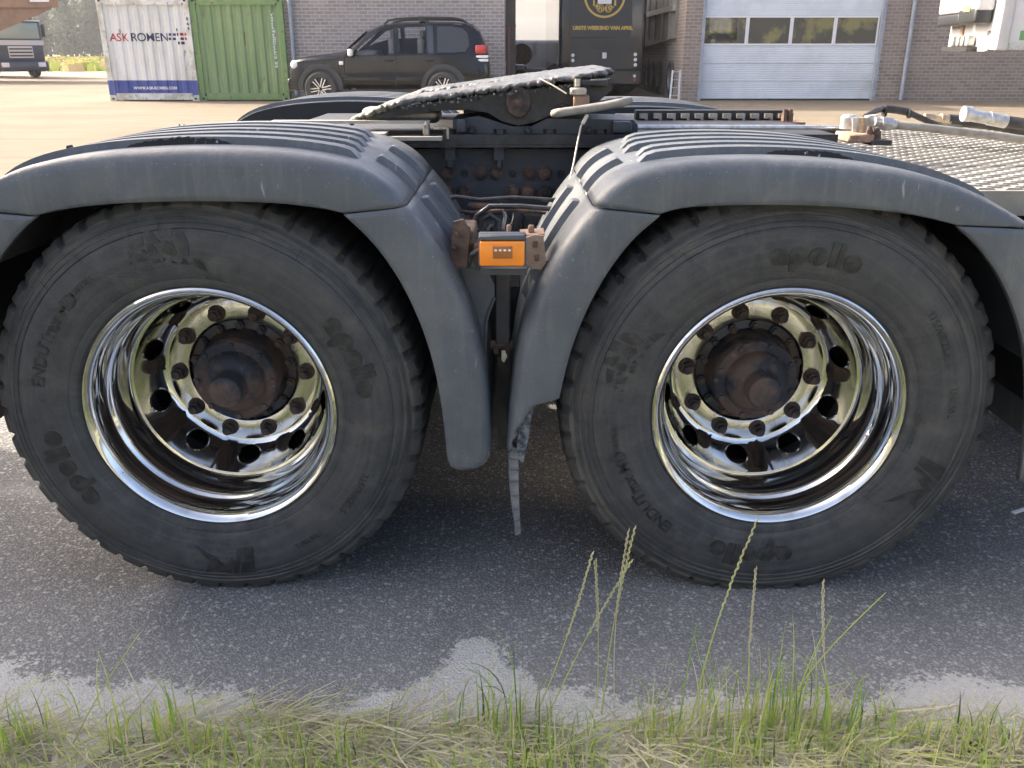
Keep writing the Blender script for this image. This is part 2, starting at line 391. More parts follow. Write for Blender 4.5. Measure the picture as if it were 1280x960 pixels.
# far over the yard the same surface is covered in dry sandy dust
far = rng(N, L, math_(N, L, 'ADD', sp.outputs[1], math_(N, L, 'MULTIPLY', nz(N, L, src, .5), 1.5)), 4.8, 6.6)
dust = mix(N, L, rng(N, L, nz(N, L, src, .35, 6), .35, .7), (.165, .138, .102), (.205, .174, .132))
mp = N.new('ShaderNodeMapping'); mp.inputs['Scale'].default_value = (.12, 1.6, 1); L.new(src, mp.inputs[0])
dust = mix(N, L, rng(N, L, nz(N, L, mp.outputs[0], 1.2, 5), .5, .75), dust, (.138, .116, .088))
base = mix(N, L, far, base, dust)
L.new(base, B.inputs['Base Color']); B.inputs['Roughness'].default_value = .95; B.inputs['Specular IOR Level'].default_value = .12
hh = math_(N, L, 'ADD', math_(N, L, 'MULTIPLY', nz(N, L, src, 170, 4), .5), math_(N, L, 'MULTIPLY', chip, .4))
bp = N.new('ShaderNodeBump'); bp.inputs['Distance'].default_value = .005; bp.inputs['Strength'].default_value = 1
L.new(hh, bp.inputs['Height']); L.new(bp.outputs[0], B.inputs['Normal'])

# brick: running bond, pale joints
def brick_mat(name, c1, c2, mortar):
    m, N, L, B = node_mat(name)
    tc = N.new('ShaderNodeTexCoord'); src = tc.outputs['Object']
    mp = N.new('ShaderNodeMapping'); mp.inputs['Rotation'].default_value = (R(90), 0, 0); L.new(src, mp.inputs[0])
    # x along the wall, z up
    sp = N.new('ShaderNodeSeparateXYZ'); L.new(src, sp.inputs[0])
    cb = N.new('ShaderNodeCombineXYZ'); L.new(math_(N, L, 'ADD', sp.outputs[0], sp.outputs[1]), cb.inputs[0]); L.new(sp.outputs[2], cb.inputs[1])
    b = N.new('ShaderNodeTexBrick'); b.inputs['Scale'].default_value = 1; b.inputs['Brick Width'].default_value = .235; b.inputs['Row Height'].default_value = .088
    b.inputs['Mortar Size'].default_value = .011; b.inputs['Color1'].default_value = (*c1, 1); b.inputs['Color2'].default_value = (*c2, 1)
    b.inputs['Mortar'].default_value = (*mortar, 1); b.inputs['Bias'].default_value = 0; L.new(cb.outputs[0], b.inputs['Vector'])
    c = mix(N, L, rng(N, L, nz(N, L, src, .6, 5), .4, .75, 0., .25), b.outputs[0], (.2, .17, .15))
    L.new(c, B.inputs['Base Color']); B.inputs['Roughness'].default_value = .9
    bp = N.new('ShaderNodeBump'); bp.inputs['Distance'].default_value = .012; bp.invert = True; L.new(b.outputs[1], bp.inputs['Height']); L.new(bp.outputs[0], B.inputs['Normal'])
brick_mat('brick_grey', (.27, .235, .215), (.37, .325, .30), (.50, .475, .45))
brick_mat('brick_brown', (.22, .178, .152), (.30, .25, .215), (.38, .34, .305))
pm('door_metal', (.66, .71, .75), .45, c2=(.57, .62, .66), scale=1.2, c3=(.48, .5, .51), scale3=.7, lo3=.55, hi3=.75)
pm('white_frame', (.75, .76, .77), .4)
pm('glass_dark', (.03, .035, .03), .04, spec=.8, c2=(.16, .15, .05), scale=1.3, lo=.5, hi=.6)
pm('glass_car', (.02, .022, .024), .05, spec=.9, coat=.5)
pm('pipe_grey', (.26, .30, .35), .5, c2=(.33, .36, .4), scale=4)
pm('concrete', (.30, .28, .26), .9, c2=(.24, .225, .21), scale=3, bump=.003)
pm('roof_grey', (.12, .12, .125), .8)
pm('field', (.20, .17, .05), .95, c2=(.12, .14, .04), scale=.35, c3=(.20, .15, .09), scale3=.12, lo3=.5, hi3=.6, stretch=(.3, 1, 1))
pm('dry_earth', (.20, .145, .10), .95, c2=(.15, .10, .08), scale=.5, stretch=(.3, 1, 1))

# ------------------------------------------------------------------ the ground
mb = MB(); mb.add([(-900, -900, -.03), (900, -900, -.03), (900, 900, -.03), (-900, 900, -.03)], [(0, 1, 2, 3)])
o = link('ground', mb.mesh('ground', MATS['field'], 0)); tag(o, kind='structure')
mb = MB(); mb.add([(-60, 1.05, 0), (70, 1.05, 0), (70, 47, 0), (-60, 47, 0)], [(0, 1, 2, 3)])
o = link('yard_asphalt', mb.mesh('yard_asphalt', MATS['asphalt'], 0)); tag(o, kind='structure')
mb = MB(); mb.add([(-120, 47, -.006), (120, 47, -.006), (120, 62, -.012), (-120, 62, -.012)], [(0, 1, 2, 3)])
o = link('earth_strip', mb.mesh('earth_strip', MATS['dry_earth'], 0)); tag(o, kind='structure')
pm('meadow', (.22, .215, .135), .95, c2=(.18, .185, .11), scale=.8)
mb = MB(); mb.add([(-60, -60, -.02), (60, -60, -.02), (60, -.55, -.02), (-60, -.55, -.02)], [(0, 1, 2, 3)])
o = link('meadow', mb.mesh('meadow', MATS['meadow'], 0)); tag(o, kind='structure')
# verge: sandy soil that the grass grows on, a low uneven bank
pm('soil', (.30, .285, .23), .95, c2=(.40, .38, .32), scale=14, bump=.006, bscale=60, c3=(.12, .12, .06), scale3=7)
mb = MB(); nx, ny = 420, 80; P = []
def verge_z(x, y):
    k = max(0, min(1, (1.44 + .05 * math.sin(x * 7 + 1) + .02 * math.sin(x * 31) - y) / .30))
    return -.004 + k * (.014 + .010 * math.sin(x * 5.1 + 1) * math.sin(y * 9) + .006 * math.sin(x * 17))
for j in range(ny):
    for i in range(nx):
        x = -5 + 10 * i / (nx - 1); y = -.6 + 2.2 * j / (ny - 1)
        P.append((x, y, verge_z(x, y)))
mb.add(P, [(j * nx + i, j * nx + i + 1, (j + 1) * nx + i + 1, (j + 1) * nx + i) for j in range(ny - 1) for i in range(nx - 1)])
o = link('verge', mb.mesh('verge', MATS['soil'], 60)); tag(o, kind='structure')
# ------------------------------------------------------------------ the tractor unit
YF = 1.922                      # plane of the near rim flanges
YC = 3.13                       # centre line of the truck
ZC = .4958                      # axle height
XL, XR = -.7127, .6286          # the two rear axles
tractor = thing('tractor_unit', 'grey truck tractor with twin rear axles, polished wheels, mudguards and fifth wheel', 'truck', (0, YC, 0))

# ---- tyre
SIDE = [(.292, .012), (.299, .002), (.306, -.006), (.318, -.0105), (.322, -.0100), (.325, -.0125), (.34, -.0165), (.3625, -.0200), (.38, -.0215), (.40, -.0215),
        (.42, -.0190), (.432, -.0165), (.4345, -.0145), (.4365, -.0165), (.444, -.0140), (.4465, -.0115), (.449, -.0130), (.456, -.0095), (.4585, -.0070), (.461, -.0085), (.470, -.0030),
        (.4725, .0005), (.478, .0035)]
TREAD = [(.484, .0065), (.492, .011), (.499, .017), (.5035, .025), (.506, .04), (.507, .07)]
def side_y(r):
    for (a, ya), (b, yb) in zip(SIDE, SIDE[1:]):
        if a <= r <= b: return ya + (yb - ya) * (r - a) / (b - a)
    return SIDE[-1][1]
def tyre_mesh(rot, seed, grow=1.0):
    rnd = random.Random(seed)
    nl, sub = 46, 9; seg = nl * sub
    W = .30
    prof = [(r, y, 0) for r, y in SIDE] + [(r, y, k + 1) for k, (r, y) in enumerate(TREAD)]
    prof += [(r, W - y, -k - 1) for k, (r, y) in reversed(list(enumerate(TREAD)))] + [(r, W - y, 0) for r, y in reversed(SIDE[::3])]
    mb = MB(); n = len(prof); P = []
    off = [rnd.uniform(-.006, .006) for _ in range(nl)]; dep = [rnd.uniform(.7, 1.15) for _ in range(nl)]
    for k in range(seg):
        q, s = divmod(k, sub); t0 = 2 * math.pi * k / seg + off[q] * (1 if s < 4 else 0)
        for r, y, e in prof:
            t = t0; rr = r; yy = y
            if e:
                a = abs(e)
                gw = (0, 1)
                if s in gw:
                    rr = r - (.0085 * dep[q] * min(1, (a - .2) / 3.0) if a < 5 else .008); yy = y + (.010 * dep[q] if a in (2, 3) else .004) * (1 if e > 0 else -1)
                if a >= 4 and s in (5, 6) and q % 1 == 0: rr -= .004        # fine sipe
                if a == 1 and s not in gw: yy = y - .0012
            t += rot; rr *= 1 + (grow - 1) * max(0, min(1, (rr - .40) / .09))
            x, z = rr * math.cos(t), rr * math.sin(t)
            if z < -ZC + .001:
                z = -ZC + .001
                yy -= .006 * (1 if yy < W / 2 else -1)
            P.append((x, yy, z))
    F = []
    M = []
    for k in range(seg):
        q = (k + 1) % seg
        for i in range(n - 1):
            F.append((k * n + i, q * n + i, q * n + i + 1, k * n + i + 1))
            M.append(1 if (prof[i][2] and prof[i + 1][2]) else 0)
    mb.add(P, F); mb.m = M
    return mb.mesh('tyre', [MATS['rubber'], MATS['tread_dust']], 28)
def polar(phic, r0, x0, rot):
    def fn(x, y, lift):
        ph = phic - (x - x0) / (r0 + .02) + rot; r = r0 + y
        return (r * math.cos(ph), side_y(r) - lift, r * math.sin(ph))
    return fn
def arc(cx, cy, r, a0, a1, n=14): return [(cx + r * math.cos(R(a0 + (a1 - a0) * i / n)), cy + r * math.sin(R(a0 + (a1 - a0) * i / n))) for i in range(n + 1)]
def glyph_word(u):
    out = []; x = 0
    for ch in 'apollo':
        if ch == 'a': P = arc(.5, .5, .5, 0, 270) + [(1, 0)]; wd = 1.08
        elif ch == 'p': P = arc(.5, .5, .5, -90, 180) + [(0, -.42), (.34, -.42), (.34, .026)]; wd = 1.08
        elif ch == 'o': P = arc(.5, .5, .5, 0, 360, 20)[:-1]; wd = 1.1
        else: P = [(0, 0), (.32, 0), (.32, 1.42), (0, 1.42)]; wd = .42
        out.append([((x + a) * u, b * u, 0) for a, b in P]); x += wd
        if ch in 'apo': out.append([((x - wd + .5 + a) * u, (.5 + b) * u, 1) for a, b in arc(0, 0, .10, 0, 360, 8)[:-1]])
    return out, x * u
def lettering_mesh(rot):
    mb = MB()
    word, wl = glyph_word(.0405)
    def put(poly, fn, h):
        V = [Vector((p[0], p[1], 0)) for p in poly]; V, F = fine(V, [tuple(range(len(V)))], .012); emboss(mb, V, F, fn, h)
    for phi in (R(22), R(202)):
        fn = polar(phi, .356, wl / 2, rot)
        for g in word: put(g, fn, .0034 if g[0][2] else .0024)
    def txt(s, size, phi, r0, emb=.0, h=.0012):
        V, F = text_polys(s, size, emb, 'CENTER'); V, F = fine(V, F, .012); emboss(mb, V, F, polar(phi, r0, 0, rot), h)
    txt('ENDUTrax MD', .040, R(151), .374, .0012)
    txt('315/70R22.5', .025, R(-32), .385, .0006)
    txt('154/150 L', .020, R(-58), .390, .0004)
    txt('154/150 L', .018, R(128), .385, .0004)
    txt('TUBELESS', .014, R(-103), .322, 0, .0008); txt('REGROOVABLE', .014, R(-70), .322, 0, .0008); txt('RADIAL', .013, R(80), .322, 0, .0008)
    # broken-stone mark
    stones = [[(-.085, .045), (-.07, .052), (-.05, .055), (-.053, .036), (-.078, .035)], [(-.095, .025), (-.088, .033), (-.084, .022), (-.09, .016)],
              [(-.077, .005), (-.082, .028), (-.068, .022), (-.058, .004)], [(-.062, .030), (-.052, .028), (-.05, .018), (-.058, .02)],
              [(-.044, .040), (-.044, .066), (-.032, .066), (-.016, .038), (-.026, .036)], [(-.05, .018), (-.045, .036), (-.034, .036), (-.027, .022), (-.032, .012), (-.046, .012)],
              [(-.012, .046), (-.014, .066), (.012, .064), (.012, .048), (.004, .044)], [(-.018, .016), (-.004, .038), (.01, .03), (.016, .012), (.006, .004)],
              [(.018, .020), (.017, .060), (.034, .056), (.044, .03), (.040, .004), (.03, .004)], [(-.046, -.008), (-.046, .004), (-.03, .004), (-.024, -.006)],
              [(-.02, -.008), (-.022, .006), (-.012, .0)], [(.018, -.014), (.028, .0), (.04, -.016)], [(.048, -.02), (.05, .0), (.07, -.008), (.082, -.03)],
              [(-.1, .008), (-.094, .012), (-.09, .006), (-.096, .003)], [(.0, -.012), (-.002, -.004), (.012, -.012)]]
    fn = polar(R(95), .372, 0, rot)
    for s in stones: put([(a, b, 0) for a, b in s], fn, .0014)
    # chevron mark
    fn = polar(R(-90), .366, 0, rot)
    for s in ([(-.075, -.004), (-.06, .07), (-.028, .07), (-.05, -.004)], [(-.045, -.004), (-.022, .07), (-.01, .07), (-.032, -.004)],
              [(-.024, .03), (-.004, .07), (.03, .055), (.05, .07), (.04, .03), (.08, -.008), (.025, .018), (.002, .045), (-.012, .02)]):
        put([(a, b, 0) for a, b in s], fn, .0014)
    # mould seams: thin radial ticks on the outer sidewall
    for k in range(9):
        ph = R(17 + 40 * k); f2 = polar(ph, .436, 0, rot)
        put([(-.0007, 0, 0), (.0007, 0, 0), (.0007, .030, 0), (-.0007, .030, 0)], f2, .0012)
    return mb.mesh('sidewall_lettering', MATS['rubber_clean'], 0)

# ---- rim, hub
def rim_mesh():
    mb = MB()
    prof = [(.2965, .022), (.3005, .012), (.3012, .004), (.2990, -.003), (.2945, -.006), (.289, -.004), (.284, .001), (.2795, .008), (.2755, .017), (.2725, .027), (.2710, .036), (.2700, .050), (.2690, .062),
            (.2670, .066), (.2630, .070), (.2590, .0765), (.2560, .085), (.2540, .095), (.2528, .110), (.2520, .135), (.2515, .160), (.2500, .1632), (.2465, .1640), (.2430, .165)]
    mb.lathe(prof, 128)
    def dome(th, s):
        r = .243 - .046 * (1 - math.cos(s * math.pi / 2)); y = .165 + .120 * math.sin(s * math.pi / 2)
        return Vector((r * math.cos(th), y, r * math.sin(th)))
    n = 32; rings = 4
    for k in range(10):
        tc_ = 2 * math.pi * (k + .5) / 10; P = []; hw = math.pi / 10
        for j in range(rings + 1):
            u = j / rings
            for i in range(n):
                a = 2 * math.pi * i / n; ca, sa = math.cos(a), math.sin(a); q = max(abs(ca), abs(sa))
                ex, ey = .122 * ca, .25 * sa; bx, by = hw * ca / q, .5 * sa / q
                P.append(dome(tc_ + ex + (bx - ex) * u, .5 + ey + (by - ey) * u))
        F = [(j * n + i, j * n + (i + 1) % n, (j + 1) * n + (i + 1) % n, (j + 1) * n + i) for j in range(rings) for i in range(n)]
        base = len(P)
        nrm = (dome(tc_, .5) - Vector((0, .12, 0))).normalized()
        rim_pts = [P[i] for i in range(n)]
        P += [p + nrm * .012 for p in rim_pts]
        F += [(i, (i + 1) % n, base + (i + 1) % n, base + i) for i in range(n)]
        # small raised lip round the hand hole
        cc = dome(tc_, .5); b2 = len(P)
        lip = [cc + (p - cc) * 1.0 - nrm * .0022 for p in rim_pts]; lip2 = [cc + (p - cc) * 1.13 - nrm * .0004 for p in rim_pts]
        P += lip + lip2
        F += [(b2 + i, b2 + (i + 1) % n, b2 + n + (i + 1) % n, b2 + n + i) for i in range(n)] + [(i, (i + 1) % n, b2 + (i + 1) % n, b2 + i) for i in range(n)]
        mb.add(P, F)
    return mb.mesh('rim', MATS['chrome'], 35, fix=False)
def disc_mesh():
    mb = MB()
    mb.lathe([(.1975, .2855), (.1965, .2795), (.194, .2782), (.146, .2782), (.1435, .2795), (.1425, .294), (.1425, .307)], 96)
    return mb.mesh('wheel_disc', MATS['worn_alloy'], 35, fix=False)
def hub_mesh():
    mb = MB()
    mb.lathe([(.143, .30), (.138, .29), (.118, .286), (.112, .275), (.110, .25), (.109, .225)], 48)
    for k in range(14):
        t = 2 * math.pi * k / 14 + .2; x, z = .127 * math.cos(t), .127 * math.sin(t)
        mb.cyl((x, .294, z), (x, .275, z), .0125, 6); mb.cyl((x, .277, z), (x, .268, z), .007, 8)
    return mb.mesh('hub', MATS['hub_grease'], 40)
def cap_mesh():
    mb = MB()
    mb.lathe([(.109, .235), (.1085, .212), (.104, .205), (.09, .202), (.083, .199), (.079, .19), (.074, .178), (.062, .170), (.052, .166), (.046, .163), (.0435, .158), (.042, .125), (.039, .117), (.033, .1145), (0, .1135)], 48)
    for k in range(8):
        t = 2 * math.pi * k / 8; x, z = .097 * math.cos(t), .097 * math.sin(t)
        mb.cyl((x, .206, z), (x, .1965, z), .0075, 6)
    return mb.mesh('hub_cap', MATS['hub_rust'], 40)
def nut_mesh():
    mb = MB()
    mb.cyl((0, 0, 0), (0, -.004, 0), .0225, 20); mb.cyl((0, -.004, 0), (0, -.009, 0), .0205, 20, .0175)
    mb.cyl((0, -.009, 0), (0, -.027, 0), .0168, 6); mb.cyl((0, -.027, 0), (0, -.040, 0), .0105, 12)
    return mb.mesh('lug_nut', MATS['rust'], 35)
RIM, DISC, HUB, CAP, NUT = rim_mesh(), disc_mesh(), hub_mesh(), cap_mesh(), nut_mesh()
PLAIN = tyre_mesh(0.3, 5)
def wheel(x, rot, seed, capmat=None):
    wh = empty('wheel', (x, YF, ZC), 0, tractor)
    link('tyre', tyre_mesh(rot, seed, 1.0 if seed == 1 else 1.022), wh); link('sidewall_lettering', lettering_mesh(rot), wh)
    link('rim', RIM, wh).rotation_euler = (0, -rot * .5, 0); link('wheel_disc', DISC, wh); link('hub', HUB, wh)
    c = link('hub_cap', CAP, wh); c.rotation_euler = (0, rot, 0)
    for k in range(10):
        t = 2 * math.pi * k / 10 + rot * .5
        link('lug_nut', NUT, wh, (.1675 * math.cos(t), .2788, .1675 * math.sin(t))).rotation_euler = (0, k * .7, 0)
    return wh
tag(wheel(XL, 0.0, 1), 'polished deep-dish wheel with worn lettering on its tyre, mark of broken stones uppermost')
tag(wheel(XR, R(62), 2), 'polished deep-dish wheel beside the torn mudguard')
for x in (XL, XR):                                      # twin inner tyres and the far pair
    for y in (YF + .335, 2 * YC - YF - .30 - .335, 2 * YC - YF - .30):
        wh = empty('wheel', (x, y, ZC), 0, tractor); link('tyre', PLAIN, wh)
    # brake drum and axle
    mb = MB(); mb.lathe([(.19, YF + .36), (.20, YF + .37), (.20, YF + .62), (.10, YF + .64), (.09, YF + .7), (.085, 2 * YC - YF - .6)], 32, (x, 0, ZC))
    mb.build('axle', MATS['chassis_paint'], tractor)

# ---- mudguards
def to_xz(pl, Y): return [(p.x, p.z) for p in (at(a, b, Y) for a, b in pl)]
def panel(name, outer, inner, parent, n=34, mirror=False, Yl=1.872, Yb=2.52, sm=2):
    O = resample(smoothline([Vector(p) for p in to_xz(outer, Yl + .03)], sm), n); I = resample(smoothline([Vector(p) for p in to_xz(inner, Yl)], sm), n)
    my = (lambda y: 2 * YC - y) if mirror else (lambda y: y)
    P = []
    for o_, i_ in zip(O, I):
        D = (o_ - i_); L_ = D.length; D = D / L_
        sec = [(i_, Yl + .02), (i_, Yl + .004), (i_ + D * .004, Yl + .001), (i_ + D * .012, Yl), (o_ - D * min(.034, L_ * .6), Yl + .0015), (o_ - D * .022, Yl + .0035), (o_ - D * .0125, Yl + .008),
               (o_ - D * .0055, Yl + .015), (o_ - D * .0015, Yl + .024), (o_, Yl + .036), (o_, Yl + .2), (o_, Yl + .35), (o_, Yl + .5), (o_, Yb)]
        P += [(p.x, my(y), p.y) for p, y in sec]
    m_ = 14
    F = [(k * m_ + i, k * m_ + i + 1, (k + 1) * m_ + i + 1, (k + 1) * m_ + i) for k in range(n - 1) for i in range(m_ - 1)]
    mb = MB(); mb.add(P, F); ob = mb.build(name, MATS['mudguard_plastic'], parent)
    md = ob.modifiers.new('thickness', 'SOLIDIFY'); md.thickness = .005; md.offset = 0
    return ob, O
def rail(name, O, x0, x1, y0, y1, h, parent, mirror=False, mat='mudguard_plastic', b=.006, taper=.035):
    """a raised rib that follows the panel's crown between two x positions"""
    my = (lambda y: 2 * YC - y) if mirror else (lambda y: y)
    Q = []
    n = 40
    lo, hi = min(x0, x1), max(x0, x1)
    pts = sorted([(p.x, p.y) for p in O]); xs = [p[0] for p in pts]
    def zz(x):
        for (a, za), (c, zc_) in zip(pts, pts[1:]):
            if a <= x <= c: return za + (zc_ - za) * (x - a) / max(1e-6, c - a)
        return pts[0][1] if x < xs[0] else pts[-1][1]
    S = [lo + (hi - lo) * i / (n - 1) for i in range(n)]
    L_ = [Vector((x, zz(x))) for x in S]; P = []
    acc = [0]
    for a, c in zip(L_, L_[1:]): acc.append(acc[-1] + (c - a).length)
    for i, p in enumerate(L_):
        T = (L_[min(i + 1, n - 1)] - L_[max(i - 1, 0)]).normalized(); N_ = Vector((-T.y, T.x))
        if N_.y < 0 : N_ = -N_
        e = min(1, min(acc[i], acc[-1] - acc[i]) / taper); hh = h * math.sin(e * math.pi / 2)
        lo_ = p - N_ * .002; up = p + N_ * (hh + .001)
        P += [(lo_.x, my(y0), lo_.y), (up.x, my(y0 + b), up.y), (up.x, my(y1 - b), up.y), (lo_.x, my(y1), lo_.y)]
    F = [(k * 4 + i, k * 4 + (i + 1) % 4, (k + 1) * 4 + (i + 1) % 4, (k + 1) * 4 + i) for k in range(n - 1) for i in range(4)] + [(0, 1, 2, 3), tuple(4 * n - 1 - i for i in range(4))]
    mb = MB(); mb.add(P, F); return mb.build(name, MATS[mat], parent, smooth=30)
LT_O = [(-34, 258), (-22, 240), (0, 222), (40, 206), (110, 193), (200, 187), (260, 186), (340, 189), (400, 196), (440, 205), (470, 219), (492, 236), (508, 256)]
LT_I = [(43, 269), (62, 264), (100, 257), (160, 252), (250, 250), (340, 252), (385, 257), (415, 262), (430, 266)]
LR_O = [(509, 257), (530, 280), (552, 312), (575, 355), (592, 400), (604, 450), (611, 510), (613, 560), (611, 574), (600, 580)]
LR_I = [(430, 268), (460, 295), (487, 328), (512, 370), (535, 425), (549, 480), (556, 530), (560, 572), (563, 584), (572, 587)]
LL_O = [(-36, 260), (-60, 285), (-90, 330), (-110, 380), (-125, 440), (-130, 500)]
LL_I = [(43, 271), (20, 292), (0, 318), (-30, 360), (-52, 420), (-64, 500)]
RT_O = [(742, 256), (752, 240), (772, 223), (805, 210), (850, 203), (920, 199), (1000, 200), (1070, 205), (1130, 214), (1185, 228), (1230, 247), (1262, 266), (1286, 282)]
RT_I = [(825, 267), (842, 261), (870, 257), (930, 255), (1000, 255), (1060, 258), (1120, 264), (1160, 271), (1199, 281)]
RL_O = [(741, 258), (718, 285), (692, 325), (668, 370), (652, 420), (643, 470), (637, 520), (635, 558)]
RL_I = [(825, 269), (790, 298), (758, 340), (733, 385), (713, 435), (703, 475), (697, 503)]
RR_O = [(1286, 284), (1312, 320), (1332, 370), (1342, 430), (1345, 500), (1340, 590)]
RR_I = [(1199, 283), (1228, 310), (1255, 350), (1275, 398), (1286, 450), (1287, 520), (1280, 580), (1277, 602)]
def guard(side, mirror):
    g = empty('mudguard', (XL if side == 'L' else XR, YC, 1.0), 0, tractor)
    if side == 'L':
        t, O = panel('top_panel', LT_O, LT_I, g, 60, mirror)
        r_, Or = panel('leg_panel', LR_O, LR_I, g, 40, mirror); l_, Ol = panel('leg_panel', LL_O, LL_I, g, 30, mirror)
        xa, xb = -1.20, -.335
        rails = [(O, -.315, -.225), (Or, -.215, -.085)]
    else:
        t, O = panel('top_panel', RT_O, RT_I, g, 60, mirror); r_, Or = panel('leg_panel', RR_O, RR_I, g, 30, mirror)
        l_ = None
        if mirror: l_, Ol = panel('leg_panel', RL_O, RL_I, g, 40, mirror)
        else: Ol = torn_leg(g)
        xa, xb = .278, 1.065
        rails = [(O, .17, .255), (Ol, .035, .16)]
    for q_ in (O, Or, Ol): inner_baffle(g, q_, mirror)
    for A_, B_ in ((O[-8:], Or[:8]), (O[:8][::-1], Ol[:8])): seam_strip(g, A_ + B_, mirror)
    for k in range(5):
        y0 = 1.985 + .103 * k; rail('rib', O, xa + .012 * math.sin(k * 2), xb - .008 * k, y0, y0 + .056, .017, g, mirror, b=.004)
    for (q, a, b) in rails:
        for y0 in (2.055, 2.27): rail('clip_rail', q, a, b, y0, y0 + .052, .016, g, mirror, taper=.012)
        for y0 in (2.115, 2.33): rail('clip_rail', q, a + .01, b - .004, y0, y0 + .018, .009, g, mirror, taper=.02)
    return g, O
def inner_baffle(g, O, mirror):
    # dark wall added between crown and tyre to keep stray sun out
    my = (lambda y: 2 * YC - y) if mirror else (lambda y: y)
    c = Vector((wloc(g).x, ZC)); P = []
    for p in O:
        d = (Vector((p.x, p.y)) - c).normalized(); q = c + d * .50
        P += [(p.x, my(2.521), p.y), (p.x, my(2.527), p.y), (q.x, my(2.527), q.y), (q.x, my(2.521), q.y)]
    n = len(O); mb = MB(); mb.add(P, [(k * 4 + i, k * 4 + (i + 1) % 4, (k + 1) * 4 + (i + 1) % 4, (k + 1) * 4 + i) for k in range(n - 1) for i in range(4)]); mb.build('inner_baffle', MATS['black_plastic'], g, smooth=0)
def seam_strip(g, O, mirror):  # dark backing added behind the seam to stop sun leaking through
    my = (lambda y: 2 * YC - y) if mirror else (lambda y: y)
    c = Vector((wloc(g).x, ZC)); P = []
    for p in O:
        d = (Vector((p.x, p.y)) - c).normalized(); a = Vector((p.x, p.y)) - d * .008; b = Vector((p.x, p.y)) - d * .014; e = Vector((p.x, p.y)) - d * .085
        P += [(e.x, my(1.882), e.y), (a.x - d.x * .02, my(1.886), a.y - d.y * .02), (a.x, my(1.92), a.y), (a.x, my(2.518), a.y), (b.x, my(2.518), b.y), (b.x, my(1.925), b.y), (e.x, my(1.89), e.y)]
    n = len(O); mb = MB(); mb.add(P, [(k * 7 + i, k * 7 + (i + 1) % 7, (k + 1) * 7 + (i + 1) % 7, (k + 1) * 7 + i) for k in range(n - 1) for i in range(7)]); mb.build('seam_strip', MATS['black_plastic'], g, smooth=0)
def torn_leg(g):
    """the leg whose lower lip has broken away"""
    rnd = random.Random(3)
    Yl, Yb = 1.872, 2.52; n = 60
    O = resample(smoothline([Vector(p) for p in to_xz(RL_O, Yl + .03)]), n); I = resample(smoothline([Vector(p) for p in to_xz(RL_I + [(694, 530), (692, 558)], Yl)]), n)
    # break line: how far across the lip (0 = outer edge) material is left at each height
    P = []; zb = at(697, 503, Yl).z; z2 = at(650, 560, Yl).z
    for o_, i_ in zip(O, I):
        D = o_ - i_; L_ = D.length; D = D / L_; zm = i_.y
        keep = 1.0
        if zm < zb + .003:
            t = max(0, min(1, (zb + .003 - zm) / (zb - z2)))
            keep = max(.04, .62 - .60 * t ** .55) + rnd.uniform(-.045, .045)
        inn = o_ - D * (L_ * keep)
        rest = L_ * keep
        f = min(1, rest / .065)
        sec = [(inn, Yl + .02 * f), (inn, Yl + .004), (inn + D * .004 * f, Yl + .001), (inn + D * .012 * f, Yl), (o_ - D * .042 * f, Yl + .002), (o_ - D * .028 * f, Yl + .0045), (o_ - D * .017 * f, Yl + .010),
               (o_ - D * .008 * f, Yl + .019), (o_ - D * .0025 * f, Yl + .031), (o_, Yl + .048), (o_, Yl + .2), (o_, Yl + .35), (o_, Yl + .5), (o_, Yb)]
        P += [(p.x, y, p.y) for p, y in sec]
    m_ = 14
    mb = MB(); mb.add(P, [(k * m_ + i, k * m_ + i + 1, (k + 1) * m_ + i + 1, (k + 1) * m_ + i) for k in range(n - 1) for i in range(m_ - 1)])
    ob = mb.build('leg_panel', MATS['mudguard_plastic'], g); md = ob.modifiers.new('thickness', 'SOLIDIFY'); md.thickness = .005; md.offset = 0
    tag(ob, 'torn mudguard leg with its lower lip broken away')
    # frayed inner face seen through the break
    mb = MB(); pl = [at(a, b, 1.90) for a, b in ((668, 506), (664, 520), (662, 540), (658, 558), (654, 578), (648, 572), (646, 556), (648, 535), (654, 515))]
    mb.prism([(p.x, p.z) for p in pl], 1.894, 1.93); mb.build('frayed_edge', MATS['torn_plastic'], g, smooth=0)
    # the strip of ribbed inner lining that hangs from it
    a = [at(x, y, 1.92) for x, y in ((636, 556), (635, 575), (636, 600), (639, 630), (643, 655), (644, 668))]
    b = [at(x, y, 1.90) for x, y in ((647, 560), (648, 578), (648, 600), (649, 630), (650, 652), (651, 666))]
    nn = 34; A = []; Bq = []
    for q, src in ((A, a), (Bq, b)):
        for i in range(nn):
            t = (len(src) - 1) * i / (nn - 1); k = min(int(t), len(src) - 2); q.append(src[k].lerp(src[k + 1], t - k))
    P = []
    for i in range(nn):
        wv = .0035 * (1 if (i // 2) % 2 else -1)
        P += [A[i], A[i].lerp(Bq[i], .12) + Vector((0, wv - .003, 0)), Bq[i] + Vector((0, wv, 0)), Bq[i] + Vector((.001, .012, 0)), A[i] + Vector((.001, .05, 0))]
    mb = MB(); mb.add(P, [(k * 5 + i, k * 5 + (i + 1) % 5, (k + 1) * 5 + (i + 1) % 5, (k + 1) * 5 + i) for k in range(nn - 1) for i in range(5)] + [(0, 1, 2, 3, 4), tuple(5 * nn - 1 - i for i in range(5))])
    tag(mb.build('hanging_strip', MATS['strip_plastic'], g, smooth=20), 'thin ribbed strip hanging from the torn mudguard')
    return O
gL, OL = guard('L', False); gR, OR = guard('R', False); guard('L', True); guard('R', True)
